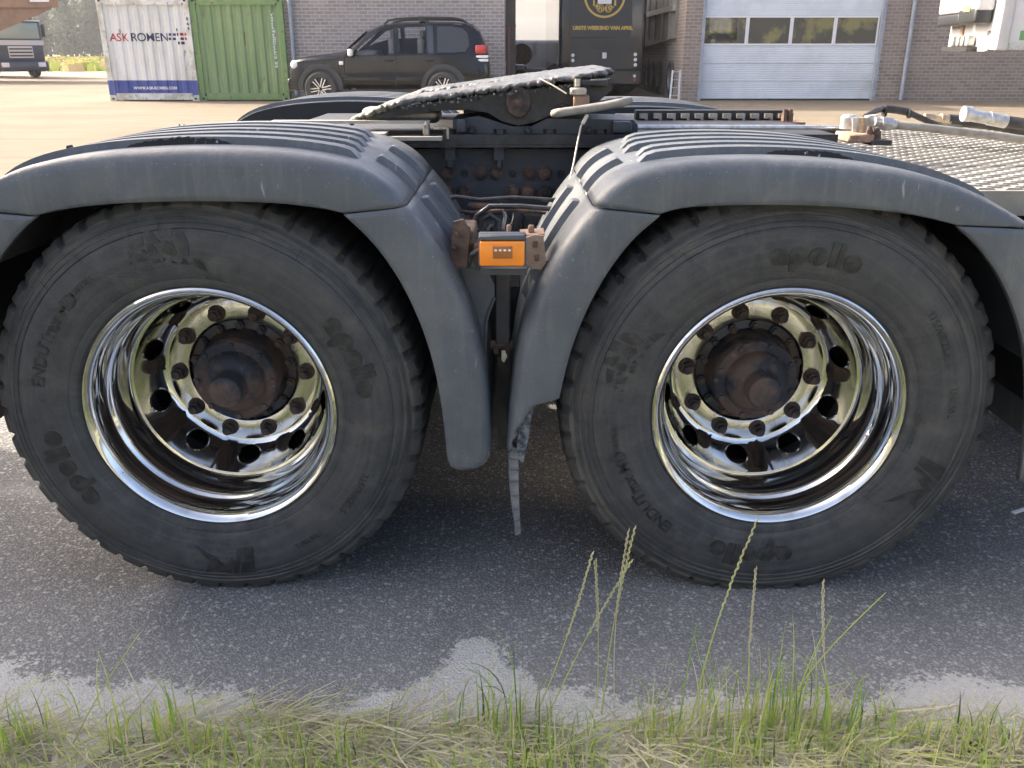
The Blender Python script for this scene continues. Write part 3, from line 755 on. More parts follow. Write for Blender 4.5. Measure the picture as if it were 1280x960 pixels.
# worn-through splits along the near faces of the ribs
def split(O, x0, x1, yface, parent, mat, hmax=.017):
    pts = sorted([(p.x, p.y) for p in O]); rnd = random.Random(int(x0 * 1000)); P = []; n = 40
    def zz(x):
        for (a, za), (c, zc_) in zip(pts, pts[1:]):
            if a <= x <= c: return za + (zc_ - za) * (x - a) / max(1e-6, c - a)
    for i in range(n):
        t = i / (n - 1); x = x0 + (x1 - x0) * t; h = hmax * (math.sin(math.pi * t) ** .45) * rnd.uniform(.75, 1.05) + .0008; d = -.012 * math.sin(math.pi * t) * rnd.uniform(.6, 1.2)
        z = zz(x); P += [(x, yface + d, z + .0012), (x, yface - .0022, z + .0016), (x, yface + .001, z + h), (x, yface + .009, z + h + .0012), (x, yface + .012, z - .004), (x, yface + d, z - .004)]
    mb = MB(); mb.add(P, [(k * 6 + i, k * 6 + (i + 1) % 6, (k + 1) * 6 + (i + 1) % 6, (k + 1) * 6 + i) for k in range(n - 1) for i in range(6)])
    mb.build('worn_split', MATS[mat], parent, smooth=0)
split(OL, at(158, 190, 1.985).x, at(292, 190, 1.985).x, 1.9845, gL, 'split_plastic')
split(OL, at(205, 182, 2.088).x, at(300, 182, 2.088).x, 2.0875, gL, 'split_plastic', .014)
split(OR, at(955, 203, 1.985).x, at(1068, 203, 1.985).x, 1.9845, gR, 'split_plastic', .015)
# ------------------------------------------------------------------ chassis, fifth wheel, fittings
T = tractor
def bolt(pt, r, parent, mat='rust', ln=.014):
    mb = MB(); p = Vector(pt); rnd = random.random()
    mb.cyl(p, p + Vector((0, -.003, 0)), r * 1.15, 14); mb.cyl(p + Vector((0, -.003, 0)), p + Vector((0, -ln, 0)), r, 6, twist=rnd)
    mb.cyl(p + Vector((0, -ln, 0)), p + Vector((0, -ln - .003, 0)), r * .75, 10, r * .5)
    return mb.build('bolt', MATS[mat], parent, smooth=30)
YW = 2.735
for mir in (0, 1):
    yy = (lambda y: 2 * YC - y) if mir else (lambda y: y)
    mb = MB(); mb.bb(-1.12, 1.0, yy(YW), yy(YW + .009), .735, 1.005); mb.bb(-1.12, 1.0, yy(YW - .001), yy(YW + .075), 1.0055, 1.013); mb.bb(-1.12, 3.7, yy(YW - .001), yy(YW + .075), .727, .7345); mb.bb(1.001, 3.7, yy(YW), yy(YW + .009), .735, .95)
    rl = mb.build('frame_rail', MATS['chassis_paint'], T)
    if not mir:
        mb = MB(); mb.bb(-.62, .66, YW - .0115, YW - .001, .72, .878); mb.build('reinforcing_plate', MATS['chassis_paint'], rl)
        for x in (536, 560, 601, 620, 661, 681): bolt(at(x, 216, YW - .001), .0185, rl)
        for x in (560, 580, 640, 660, 681): bolt(at(x, 239.5, YW - .012), .0185, rl)
        for x in (580.6, 641, 701): mb = MB(); p = at(x, 217, YW); mb.cyl(p + Vector((0, -.0015, 0)), p + Vector((0, .004, 0)), .0125, 16); mb.build('bolt_hole', MATS['grease_black'], rl)
        for x in (563, 624): mb = MB(); p = at(x, 189, YW - .03); mb.box(p, (.03, .03, .05)); mb.cyl(p + Vector((0, 0, -.02)), p + Vector((0, 0, -.045)), .011, 6); mb.build('bolt', MATS['chassis_paint'], rl)
# sub-frame angle that carries the coupling
mb = MB(); z0 = at(640, 186, 2.66).z; z1 = at(640, 168, 2.66).z
mb.bb(-.72, .95, 2.655, 2.72, z0 + .004, z0 + .012); mb.bb(-.72, .95, 2.655, 2.662, z0 + .0125, z1); mb.bb(-.72, .95, 2.6625, 3.6, z1 - .012, z1 - .001)
sf = mb.build('subframe', MATS['black_steel'], T)
for x in (562, 625, 687, 750):
    mb = MB(); p = at(x, 166, 2.70); mb.cyl((p.x, 2.70, z1 - .001), (p.x, 2.70, z1 + .012), .019, 6); mb.build('bolt', MATS['black_steel'], sf)
mb = MB(); mb.bb(-.66, -.36, 2.58, 2.66, z1 + .002, z1 + .009); mb.bb(-.70, -.24, 2.66, 2.70, z1 + .03, z1 + .038); mb.bb(-.62, -.20, 2.6, 2.63, z1 - .012, z1 - .002)
mb.build('mounting_strip', MATS['dusty_plate'], sf)
mb = MB(); mb.rbb(-.46, -.22, 2.80, 2.90, z1 + .02, z1 + .066, .018); mb.build('roller_tube', MATS['bare_steel'], sf)
mb = MB(); p = at(533, 160, 2.66); mb.cyl(p + Vector((0, 0, -.03)), p + Vector((0, 0, .01)), .011, 10); mb.cyl(p + Vector((0, 0, .01)), p + Vector((0, 0, .018)), .009, 10, .004); mb.bar(p + Vector((.02, 0, 0)), p + Vector((.06, 0, .001)), .012, .007); mb.bar(p + Vector((.062, 0, .002)), p + Vector((.062, 0, -.03)), .012, .007, (1, 0, 0))
mb.build('grease_nipple', MATS['bare_steel'], sf)

# cross members, air bellows, brake chambers: the dark works between the axles
for x in (-1.05, -.05, 1.3, 2.4): mb = MB(); mb.bb(x - .07, x + .07, YW + .01, 2 * YC - YW - .01, .78, .97); mb.build('cross_member', MATS['chassis_paint'], T)
for x in (-.16, .17):
    mb = MB(); mb.lathe([(.0, 0), (.09, 0), (.125, .02), (.135, .07), (.125, .12), (.12, .14), (.13, .19), (.10, .235), (0, .24)], 28)
    mb.v = [(a + x, 2.52 + c, b + .50) for a, b, c in mb.v]; mb.build('air_bellows', MATS['black_plastic'], T)
mb = MB(); mb.bar((-.75, 2.60, .44), (.66, 2.60, .42), .10, .10); mb.build('spring_beam', MATS['chassis_paint'], T)
mb = MB(); mb.bb(-.10, .02, 2.30, 2.44, .30, .70); mb.rbb(-.16, .10, 2.44, 2.72, .52, .70, .03); mb.build('hanger_bracket', MATS['grease_black'], T)
mb = MB(); p = at(600, 285, 2.62); mb.rbox(p + Vector((0, .03, -.04)), (.20, .09, .14), .03); mb.cyl(p + Vector((-.05, -.08, -.02)), p + Vector((-.05, 0, -.02)), .05, 20); mb.build('valve_block', MATS['chassis_paint'], T)
for x in (583, 597): bolt(at(x, 275, 2.56), .012, T, 'rust')
for pts, r in (([(590, 295), (596, 270), (612, 258), (650, 258), (700, 262)], .007), ([(603, 292), (603, 275), (612, 268), (622, 275), (618, 292)], .008), ([(600, 300), (615, 283), (632, 290), (630, 310)], .007), ([(575, 300), (590, 282), (604, 290), (612, 305)], .006)):
    mb = MB(); mb.tube([at(a, b, 2.30) for a, b in pts], r, 8); mb.build('cable', MATS['black_hose'], T)

# more of the works below the rail: brackets, pipes, a rusty shackle
for x0_, y0_, x1_, y1_, m_, Y_ in ((545, 244, 566, 300, 'chassis_paint', 2.60), (640, 262, 656, 300, 'chassis_paint', 2.55), (655, 268, 690, 300, 'grease_black', 2.50), (584, 256, 612, 262, 'rust', 2.60)):
    a_, b_ = at(x0_, y1_, Y_), at(x1_, y0_, Y_); mb = MB(); mb.rbb(a_.x, b_.x, Y_, Y_ + .05, a_.z, b_.z, .006, 2); mb.build('bracket', MATS[m_], T)
for pts, r, m_ in (([(552, 250), (570, 246), (600, 250), (640, 247), (690, 250), (720, 247)], .006, 'black_hose'), ([(560, 262), (590, 266), (640, 262), (700, 268)], .005, 'rust'), ([(600, 262), (608, 285), (628, 292), (642, 280), (646, 262)], .007, 'black_hose'), ([(625, 255), (632, 270), (628, 290)], .005, 'zinc')):
    mb = MB(); mb.tube([at(a, b, 2.45) for a, b in pts], r, 8); mb.build('pipe', MATS[m_], T)
for x, y in ((548, 232), (700, 238), (541, 250), (610, 262), (650, 272), (667, 276)): bolt(at(x, y, 2.60 if y > 240 else YW - .012), .013, T)
# fifth wheel
fw = empty('fifth_wheel', at(648, 150, YC), 0, T)
xt, zt, xf, zf = -.385, 1.134, .298, 1.2235        # near edge: tail and front
sl = (zf - zt) / (xf - xt)
def plate_z(x): return zt + sl * (x - xt) - max(0, xt + .06 - x) * .22
def in_plate(x, y):
    yn = abs(y - YC)
    if x > .30 - max(0, yn - .30) * .55: return False
    if yn > .455: return False
    if x < -.03 and yn < .05 + (-.03 - x) * .42: return False
    if x < -.36 and yn > .455 - (-.36 - x) * .3: return False
    return x > -.47
rnd = random.Random(11); nx, ny = 110, 96; idx = {}; P = []; F = []
X0, X1, Y0, Y1 = -.48, .31, YC - .46, YC + .46
def cellin(i, j): return in_plate(X0 + (X1 - X0) * (i + .5) / nx, Y0 + (Y1 - Y0) * (j + .5) / ny)
def vid(i, j):
    if (i, j) not in idx:
        x = X0 + (X1 - X0) * i / nx; y = Y0 + (Y1 - Y0) * j / ny
        brd = not all(cellin(i + a, j + b) for a in (-1, 0) for b in (-1, 0))
        h = .0016 * math.sin(x * 60 + 3 * math.sin(y * 31)) * math.sin(y * 44 + 2 * math.sin(x * 25)) + rnd.uniform(-.0014, .0014)
        if brd: h += rnd.uniform(-.012, .0); y += rnd.uniform(-.006, .004); x += rnd.uniform(-.004, .004)
        idx[(i, j)] = len(P); P.append((x, y, plate_z(x) + .006 + h))
    return idx[(i, j)]
for i in range(nx):
    for j in range(ny):
        if cellin(i, j): F.append((vid(i, j), vid(i + 1, j), vid(i + 1, j + 1), vid(i, j + 1)))
mb = MB(); mb.add(P, F); mb.m = [1 if P[f_[0]][0] + .02 * math.sin(P[f_[0]][1] * 90) < -.345 else 0 for f_ in F]; o = mb.build('greased_plate', [MATS['dry_grease'], MATS['ramp_grease']], fw, smooth=50); md = o.modifiers.new('thickness', 'SOLIDIFY'); md.thickness = .012; md.offset = -1
tag(o, 'pale dried grease crusted on the coupling plate')
# crumbs of grease hanging from the near edge
mb = MB()
for k in range(90):
    x = rnd.uniform(-.33, .29); s = rnd.uniform(.002, .005); mb.rbox((x, YC - .455 + rnd.uniform(-.008, .006), plate_z(x) - rnd.uniform(.002, .012)), (s * 1.4, s, s * 1.6), s * .3, 1, Matrix.Rotation(rnd.uniform(0, 3), 3, 'Y'))
tag(mb.build('grease_crumbs', MATS['dry_grease'], fw), kind='stuff')
def pp(l, Y): return [(q.x, q.z) for q in (at(a, b, Y) for a, b in l)]
SK = [(446, 148), (476, 138), (560, 125), (700, 107), (762, 99), (761, 108), (746, 127), (724, 137), (702, 131), (686, 145), (668, 153), (648, 157), (628, 152), (610, 141), (585, 137), (540, 139), (480, 148)]
mb = MB(); mb.prism(pp(SK, 2.69), 2.692, 2.735); mb.build('plate_skirt', MATS['grease_black'], fw)
mb = MB(); q = pp(SK, 2.69); mb.prism(q, 2 * YC - 2.735, 2 * YC - 2.692); mb.build('plate_skirt', MATS['grease_black'], fw)
mb = MB(); mb.prism([(x, z) for x, z in pp([(520, 128), (700, 109), (755, 102), (740, 124), (600, 140), (540, 138)], 2.69)], 2.736, 2 * YC - 2.736); mb.build('underplate', MATS['grease_black'], fw)
mb = MB(); p = at(648, 128, 2.68); mb.lathe([(.036, .02), (.036, -.004), (.033, -.009), (0, -.010)], 28, p); mb.v = [(a, b, p.z + (c - p.z) * 1.2) for a, b, c in mb.v]; mb.build('pivot_boss', MATS['rust'], fw)
mb = MB(); mb.prism(pp([(566, 167), (566, 150), (598, 145), (640, 158), (664, 158), (684, 148), (792, 150), (797, 156), (797, 168)], 2.70), 2.70, 2.95); mb.rbb(at(568, 0, 2.66).x, at(580, 0, 2.66).x, 2.655, 2.699, at(0, 166, 2.66).z, at(0, 149, 2.66).z, .006)
mb.rbb(at(772, 0, 2.66).x, at(797, 0, 2.66).x, 2.655, 2.699, at(0, 167, 2.66).z, at(0, 152, 2.66).z, .006); mb.build('pedestal', MATS['chassis_paint'], fw)
mb = MB(); mb.prism(pp([(566, 167), (566, 150), (598, 145), (640, 158), (664, 158), (684, 148), (792, 150), (797, 156), (797, 168)], 2.70), 2 * YC - 2.95, 2 * YC - 2.70); mb.build('pedestal', MATS['chassis_paint'], fw)
for x in (590, 660, 735):
    bolt(at(x, 163, 2.699), .012, fw, 'black_steel')
# release handle, its bracket and the latch works under the front corner
Y = 2.56
pts = [at(702, 141, Y + .10), at(694, 142.5, Y + .05), at(693, 142, Y + .01), at(698, 141, Y), at(720, 138, Y), at(750, 133.5, Y), at(776, 128.5, Y), at(785, 126.5, Y + .02), at(786, 126, Y + .07), at(780, 126, Y + .12), at(760, 129, Y + .13), at(720, 137, Y + .13), at(702, 141, Y + .10)]
sp_ = []
for a, b in zip(pts, pts[1:]): sp_ += [a.lerp(b, t / 4) for t in range(4)]
mb = MB(); mb.tube(sp_ + [pts[-1]], .0118, 10); mb.build('release_handle', MATS['beige_hose'], fw)
mb = MB(); a, b = at(717, 134, 2.60), at(737, 119, 2.60); mb.rbb(a.x, b.x, 2.60, 2.625, a.z, b.z, .003, 1); mb.build('handle_bracket', MATS['rust_pale'], fw)
mb = MB(); a, b = at(713, 119, 2.60), at(733, 110, 2.60); mb.rbb(a.x, b.x, 2.585, 2.64, a.z, b.z, .003, 1); p = at(722, 108, 2.62); mb.cyl(p, p + Vector((0, 0, .02)), .008, 8); mb.build('bracket_block', MATS['bare_steel'], fw)
mb = MB(); p = at(735, 103, 2.64); mb.box(p, (.06, .02, .012)); p2 = at(722, 102, 2.65); mb.cyl(p2 + Vector((0, 0, -.03)), p2 + Vector((0, 0, .014)), .011, 8); mb.rbox(at(748, 104, 2.66), (.05, .04, .02), .004, 1); mb.build('latch', MATS['black_steel'], fw)
mb = MB(); mb.prism(pp([(726, 104), (762, 98), (764, 112), (748, 126), (722, 132)], 2.68), 2.66, 2.69); mb.build('latch_guard', MATS['grease_black'], fw)
mb = MB(); mb.tube([at(674, 98, 2.66), at(690, 106, 2.63), at(708, 117, 2.61)], .0022, 6); mb.build('spring_wire', MATS['wire_pale'], fw)
mb = MB(); mb.tube([at(734, 144, 2.56), at(729, 153, 2.55), at(726, 158, 2.55), at(722, 178, 2.53), at(717, 205, 2.50), at(713, 222, 2.46), at(706, 245, 2.40), at(700, 268, 2.34)], .0026, 6); mb.tube([at(734, 144, 2.56), at(728, 155, 2.55)], .0055, 8); mb.build('pull_cable', MATS['wire_pale'], fw)
mb = MB(); p = at(705, 129, 2.75); mb.box(p, (.03, .06, .012)); p = at(688, 129, 2.75); mb.box(p, (.018, .05, .010)); mb.build('latch_bar', MATS['zinc'], fw)

# notched rack bar, slide rod and beam to the right of the coupling
bx0, bx1, yb = at(795, 146, 3.25).x, at(985, 146, 3.25).x, 3.25
zb0, zb1 = at(880, 156, yb).z, at(880, 138, yb).z
mb = MB(); mb.bb(bx0, bx1, yb, yb + .05, zb0, zb1); rk = mb.build('rack_bar', MATS['black_plastic'], T)
for k in range(11):
    x = bx0 + (bx1 - bx0) * (k + .5) / 11; mb = MB(); mb.bb(x - .014, x + .014, yb - .022, yb - .001, zb1 - .026, zb1 - .010); mb.bb(x + .006, x + .014, yb - .0225, yb - .0005, zb0 + .016, zb1 - .0265); mb.build('rack_tooth', MATS['bare_steel'], rk)
mb = MB(); mb.cyl(at(797, 159.5, 2.86), at(1062, 160, 2.86), .009, 12); mb.build('slide_rod', MATS['zinc'], T)
a, b = at(880, 172, 2.84), at(1064, 163, 2.84); mb = MB(); mb.bb(a.x - .4, b.x, 2.84, 2.90, a.z, b.z); mb.build('slide_beam', MATS['black_steel'], T)
mb = MB(); a = at(975, 157, 3.2); mb.bb(a.x, a.x + .085, 3.19, 3.28, a.z - .01, a.z + .012); mb.build('end_plate', MATS['rust_pale'], T)
for x in (980, 987): mb = MB(); p = at(x, 152, 3.2); mb.cyl(p, p + Vector((0, 0, .03)), .011, 6); mb.cyl(p + Vector((0, 0, .03)), p + Vector((0, 0, .042)), .008, 10); mb.build('bolt', MATS['rust'], T)

# catwalk of raised tread plate behind the cab
zc_ = .972
mb = MB(); mb.bb(1.06, 3.62, 2.17, 4.10, zc_ - .006, zc_); mb.bb(1.06, 3.62, 2.17, 2.18, zc_ - .06, zc_ - .0065); cw = mb.build('catwalk_plate', MATS['dusty_plate'], T)
mb = MB(); k = 0; y = 2.19
while y < 4.08:
    x = 1.09 + (.035 if k % 2 else 0)
    while x < 3.58:
        mb.box((x, y, zc_ + .0025), (.050, .012, .005), None, .62); x += .07
    y += .030; k += 1
tag(mb.build('tread_bumps', MATS['dusty_plate'], cw, smooth=0), kind='stuff')
for y in (2.62, 3.15, 3.65): mb = MB(); mb.bb(1.07, 3.61, y - .004, y + .004, zc_ + .0052, zc_ + .0062); mb.build('plate_joint', MATS['black_steel'], cw)

# air and hydraulic couplings
fx = at(1075, 168, 2.70)
mb = MB(); a, b = at(1057, 178, 2.68), at(1091, 167, 2.68); mb.rbb(a.x, b.x, 2.66, 2.78, a.z, b.z, .004, 1); mb.build('coupling_base', MATS['rust_pale'], T)
mb = MB(); a, b = at(1085, 181, 2.68), at(1112, 175, 2.68); mb.bb(a.x, b.x, 2.66, 2.80, a.z, b.z); mb.build('coupling_tray', MATS['black_steel'], T)
for x, h, r in ((1087, 162, .010), (1096, 164, .012)):
    mb = MB(); p = at(x, 174, 2.67); t_ = at(x, h, 2.67); mb.cyl(p, t_, r, 6); mb.cyl(t_, t_ + Vector((0, 0, .010)), r * .7, 10); mb.build('bolt', MATS['rust'], T)
mb = MB(); a, b = at(1051, 161, 2.80), at(1071, 143, 2.80); c = (a + b) / 2; mb.cyl((c.x, c.y, a.z), (c.x, c.y, b.z - .008), .025, 20); mb.cyl((c.x, c.y, b.z - .008), (c.x, c.y, b.z), .025, 20, .017); mb.build('coupling_cap', MATS['zinc'], T)
for x, m_ in ((1069, 'zinc'), (1076, 'brass'), (1083, 'beige_hose')):
    mb = MB(); p = at(x, 168, 2.72); t_ = at(x, 147, 2.72); mb.cyl(p, t_, .0098, 6); mb.build('hex_spacer', MATS[m_], T)
mb = MB(); p = at(1089, 160, 2.74); t_ = at(1089, 144, 2.74); mb.cyl(p, t_, .021, 18); mb.build('coupling_body', MATS['zinc'], T)
mb = MB(); mb.cyl(at(1094, 152, 2.70), at(1101, 153, 2.70), .013, 6); mb.cyl(at(1101, 154, 2.70), at(1113, 155, 2.70), .021, 6); mb.cyl(at(1113, 155, 2.70), at(1119, 156, 2.70), .015, 14); mb.build('hose_nut', MATS['zinc'], T)
def hose(name, pts, r, mat, Y):
    P = [at(a, b, y) for (a, b), y in zip(pts, Y)]; Q = []
    for i in range(len(P) - 1):
        p0, p1, p2, p3 = P[max(i - 1, 0)], P[i], P[i + 1], P[min(i + 2, len(P) - 1)]
        for k in range(8):
            t = k / 8; Q.append(.5 * ((2 * p1) + (p2 - p0) * t + (2 * p0 - 5 * p1 + 4 * p2 - p3) * t * t + (3 * p1 - p0 - 3 * p2 + p3) * t ** 3))
    Q.append(P[-1]); mb = MB(); mb.tube(Q, r, 10); return mb.build(name, MATS[mat], T)
hose('hose', [(1118, 156), (1160, 160), (1220, 167), (1290, 176), (1400, 190), (1500, 200)], .0125, 'beige_hose', [2.70, 2.70, 2.70, 2.71, 2.74, 2.8])
hose('hose', [(1082, 146), (1096, 138), (1108, 136), (1130, 139), (1150, 147), (1172, 156), (1200, 160)], .0095, 'black_hose', [2.8, 2.85, 2.9, 2.9, 2.9, 2.9, 2.95])
hose('hose', [(1106, 136), (1118, 137), (1136, 140)], .0125, 'black_hose', [2.89] * 3)
hose('hose', [(1184, 150), (1220, 153), (1270, 160), (1340, 175), (1420, 195)], .020, 'black_hose', [3.1, 3.1, 3.05, 3.0, 3.0])
hose('hose', [(1256, 152), (1300, 158), (1380, 170), (1470, 190)], .019, 'black_hose', [2.9, 2.88, 2.86, 2.86])
mb = MB(); mb.cyl(at(1155, 147, 3.1), at(1166, 148, 3.1), .016, 6); mb.cyl(at(1166, 148, 3.1), at(1175, 149, 3.1), .013, 14); mb.cyl(at(1175, 149, 3.1), at(1187, 151, 3.1), .019, 14); mb.build('hose_ferrule', MATS['brass'], T)
mb = MB(); mb.cyl(at(1204, 142, 2.9), at(1213, 142.5, 2.9), .024, 18); mb.cyl(at(1213, 144, 2.9), at(1236, 148, 2.9), .019, 18); mb.cyl(at(1236, 148, 2.9), at(1257, 152, 2.9), .021, 18)
o = mb.build('hose_ferrule', MATS['zinc'], T)
mb = MB(); mb.cyl(at(1104, 139.5, 2.88), at(1107, 139.5, 2.88), .017, 12); mb.cyl(at(1135, 142, 2.88), at(1138, 142, 2.88), .014, 12); mb.build('hose_clip', MATS['black_steel'], T)

# ---- side marker lamp and the bracket that carries it
lamp = empty('marker_lamp', at(628, 316, 1.86), 0, T)
a, b = at(599.5, 333.5, 1.85), at(656, 302, 1.85)
mb = MB(); mb.rbb(a.x, b.x, 1.85, 1.872, a.z, b.z, .005); mb.build('lens', MATS['amber_lens'], lamp)
mb = MB(); a2, b2 = at(598, 335.5, 1.86), at(658, 296, 1.86); mb.rbb(a2.x, b2.x, 1.8725, 1.90, a2.z, b2.z + .004, .004); mb.rbb(a2.x + .002, b2.x - .002, 1.853, 1.872, b.z + .0005, b2.z + .004, .003, 1); mb.build('housing', MATS['grey_plastic'], lamp)
mb = MB(); c, d = at(616, 323, 1.849), at(640.5, 308, 1.849); mb.rbb(c.x, d.x, 1.8465, 1.8505, c.z, d.z, .0015, 2); mb.build('led_window', MATS['amber_core'], lamp)
for k in range(4):
    mb = MB(); p = at(619.5 + k * 5.8, 313, 1.846); mb.rbox(p, (.006, .003, .004), .001, 1); mb.build('led', MATS['lens_clear'], lamp)
mb = MB(); a, b = at(560, 325, 2.02), at(604, 290, 2.02); mb.rbb(at(566, 0, 1.98).x - .006, at(590, 0, 1.98).x, 1.96, 2.10, at(0, 322, 1.98).z, at(0, 286, 1.98).z, .008); mb.rbb(at(588, 0, 1.98).x, at(600, 0, 1.95).x, 1.94, 2.02, at(0, 326, 1.98).z, at(0, 300, 1.98).z, .006)
for q in range(3): mb.bar(at(572 + q * 9, 292 + q * 12, 1.955), at(588 + q * 5, 286 + q * 15, 1.955), .01, .012)
mb.build('bracket', MATS['rust'], T)
mb = MB(); mb.prism(pp([(564, 318), (567, 275), (580, 272), (588, 286), (585, 330), (572, 332)], 1.97), 1.945, 1.96); mb.build('bracket_flange', MATS['rust'], T)
for x, y in ((569, 310), (571, 292)): bolt(at(x, y, 1.9445), .007, T, 'rust', .006)
mb = MB(); mb.prism(pp([(648, 330), (648, 297), (668, 291), (679, 292), (682, 326), (676, 334)], 1.98), 1.955, 1.968); mb.bar(at(650, 292, 2.0), at(680, 290, 2.0), .07, .006); mb.build('bracket', MATS['rust_pale'], T)
for x, y in ((669, 305), (671, 322)): mb = MB(); p = at(x, y, 1.953); mb.box(p, (.010, .012, .014)); mb.build('bolt', MATS['rust'], T)
mb = MB(); p = at(636, 294, 1.97); mb.rbox(p + Vector((0, 0, .004)), (.011, .012, .040), .003, 1); p = at(664, 286, 1.99); mb.rbox(p, (.014, .010, .018), .003, 1); mb.build('bracket_stud', MATS['rust_pale'], T)
mb = MB(); mb.bb(at(598, 0, 1.98).x, at(660, 0, 1.98).x, 1.905, 2.02, at(0, 338, 1.95).z, at(0, 330, 1.95).z); mb.build('bracket_arm', MATS['chassis_paint'], T)
mb = MB(); mb.tube([at(586, 330, 1.95), at(590, 318, 1.93), at(600, 312, 1.93), at(608, 316, 1.92)], .006, 8); mb.build('cable', MATS['black_hose'], T)
mb = MB(); mb.rbb(at(616, 0, 2.05).x, at(638, 0, 2.05).x, 2.03, 2.07, at(0, 428, 2.05).z, at(0, 330, 2.0).z, .004, 1); mb.build('lamp_post', MATS['chassis_paint'], T)
mb = MB(); mb.cyl(at(613, 431, 2.04), at(641, 431, 2.04), .011, 12); mb.rbox(at(620, 436, 2.035), (.012, .02, .02), .002, 1); mb.rbox(at(635, 436, 2.035), (.012, .02, .02), .002, 1); mb.build('hinge', MATS['rust'], T)
mb = MB(); mb.prism(pp([(627, 438), (632, 438), (634, 446), (630, 453), (627, 450)], 2.03), 2.028, 2.032); mb.build('torn_flap', MATS['zinc'], T)
mb = MB(); mb.bb(at(618, 0, 2.1).x, at(637, 0, 2.1).x, 2.09, 2.12, .32, at(0, 430, 2.1).z); mb.build('flap_hanger', MATS['grease_black'], T)
LN = [(568, 328), (585, 334), (602, 337), (613, 344), (618, 356), (618, 372), (613, 385), (608, 400), (606, 440), (607, 520), (612, 540), (600, 540), (596, 470), (588, 415), (576, 370)]
mb = MB(); mb.prism(pp(LN, 1.99), 1.985, 1.992); mb.build('mudguard_liner', MATS['grey_plastic'], gL, smooth=0)
mb = MB(); mb.tube([at(a, b, 1.984) for a, b in ((607, 520), (606, 440), (608, 400), (613, 385), (618, 372))], .004, 8); mb.build('liner_bead', MATS['grey_plastic'], gL)
mb = MB(); mb.prism(pp([(662, 338), (690, 322), (700, 300), (700, 315), (690, 340), (668, 352)], 1.97), 1.965, 1.975); mb.build('mudguard_liner', MATS['grey_plastic'], gR, smooth=0)

# ---- the cab and tank the catwalk leads to (beyond the frame)
mb = MB(); mb.rbb(3.75, 6.1, YC - 1.22, YC + 1.22, .95, 3.5, .14, 4); mb.rbb(3.9, 6.15, YC - 1.23, YC + 1.23, .35, .94, .06); pm('cab_paint', (.12, .14, .17), .3, coat=.6); mb.build('cab', MATS['cab_paint'], T)
mb = MB(); mb.rbb(2.1, 3.4, 1.90, 2.55, .36, .88, .12, 4); mb.build('fuel_tank', MATS['zinc'], T)
for y_ in (1.95, 2 * YC - 2.6):
    mb = MB(); mb.bb(1.30, 1.34, y_, y_ + .65, .46, .92); mb.build('mud_flap', MATS['black_plastic'], T)
    mb = MB(); mb.bb(-1.345, -1.325, y_ - .02, y_ + .63, .40, .95); mb.build('mud_flap', MATS['black_plastic'], T)
mb = MB(); mb.rbb(1.5, 2.0, 2.62, 3.64, .22, .90, .05); mb.build('under_baffle', MATS['black_steel'], T)  # unseen box added to block light under the chassis
mb = MB(); mb.rbb(-.20, .12, 3.72, 4.32, .16, .92, .04); mb.build('far_gap_baffle', MATS['black_steel'], T)  # unseen box added to close the far wheel gap against light
for x_ in (XL, XR): mb = MB(); mb.lathe([(0, -.34), (.16, -.30), (.26, -.12), (.28, 0), (.26, .12), (.16, .3), (0, .34)], 28, (x_, YC, ZC)); mb.build('differential', MATS['grease_black'], T)  # bulky housings added to block light along the axles
mb = MB(); mb.bb(-1.16, -1.13, 2.45, 2 * YC - 2.45, .14, .88); mb.build('tail_baffle', MATS['black_steel'], T)  # unseen plate added to keep sun from the ground between the wheels
for x_ in (-.45, .9): mb = MB(); mb.cyl((x_, 2.45, .62), (x_, 2.75, .62), .09, 20); mb.build('brake_chamber', MATS['black_steel'], T)  # added to block sun slipping past the inner tyres
wh = empty('wheel', (5.0, YF, ZC), 0, T); link('tyre', PLAIN, wh)
wh = empty('wheel', (5.0, 2 * YC - YF - .30, ZC), 0, T); link('tyre', PLAIN, wh)
for x, y in ((87, 183), (224, 157), (230, 157)):
    mb = MB(); p = at(x, y, 2.5); mb.rbox(p + Vector((0, 0, -.004)), (.018 if x < 100 else .005, .012, .016), .003, 1); mb.build('clip', MATS['black_plastic'], gL)
# ------------------------------------------------------------------ background: halls, containers, vehicles
YWALL = 25.6
def wx(px, Y, z=0.0):
    """x of a ground-level (or height z) point seen at pixel column px, at depth Y"""
    wdep = Y * math.cos(PITCH) + (CAMH - z) * math.sin(PITCH); return (px - 640) / FOC * wdep
# left hall
x0, x1 = wx(363.5, YWALL), wx(631, YWALL); H = 7.2
hall = thing('brick_hall', 'grey brick hall with a grey downpipe, behind the black off-road car', 'building', ((x0 + x1) / 2, YWALL, 0))
mb = MB(); mb.bb(x0, x1, YWALL, YWALL + 14, .25, H); mb.build('wall', MATS['brick_grey'], hall, smooth=0)
mb = MB(); mb.bb(x0 - .03, x1 + .03, YWALL - .03, YWALL + 14.03, -.05, .249); mb.build('plinth', MATS['concrete'], hall, smooth=0)
mb = MB(); mb.bb(x0 - .15, x1 + .15, YWALL - .15, YWALL + 14.15, H + .001, H + .25); mb.build('roof', MATS['roof_grey'], hall, smooth=0)
mb = MB(); xp = wx(371.5, YWALL - .1); mb.cyl((xp, YWALL - .08, .15), (xp, YWALL - .08, H), .055, 12)
for z in (1.0, 2.4, 4.0): mb.cyl((xp, YWALL - .08, z), (xp, YWALL - .08, z + .05), .066, 12)
mb.build('downpipe', MATS['pipe_grey'], hall)
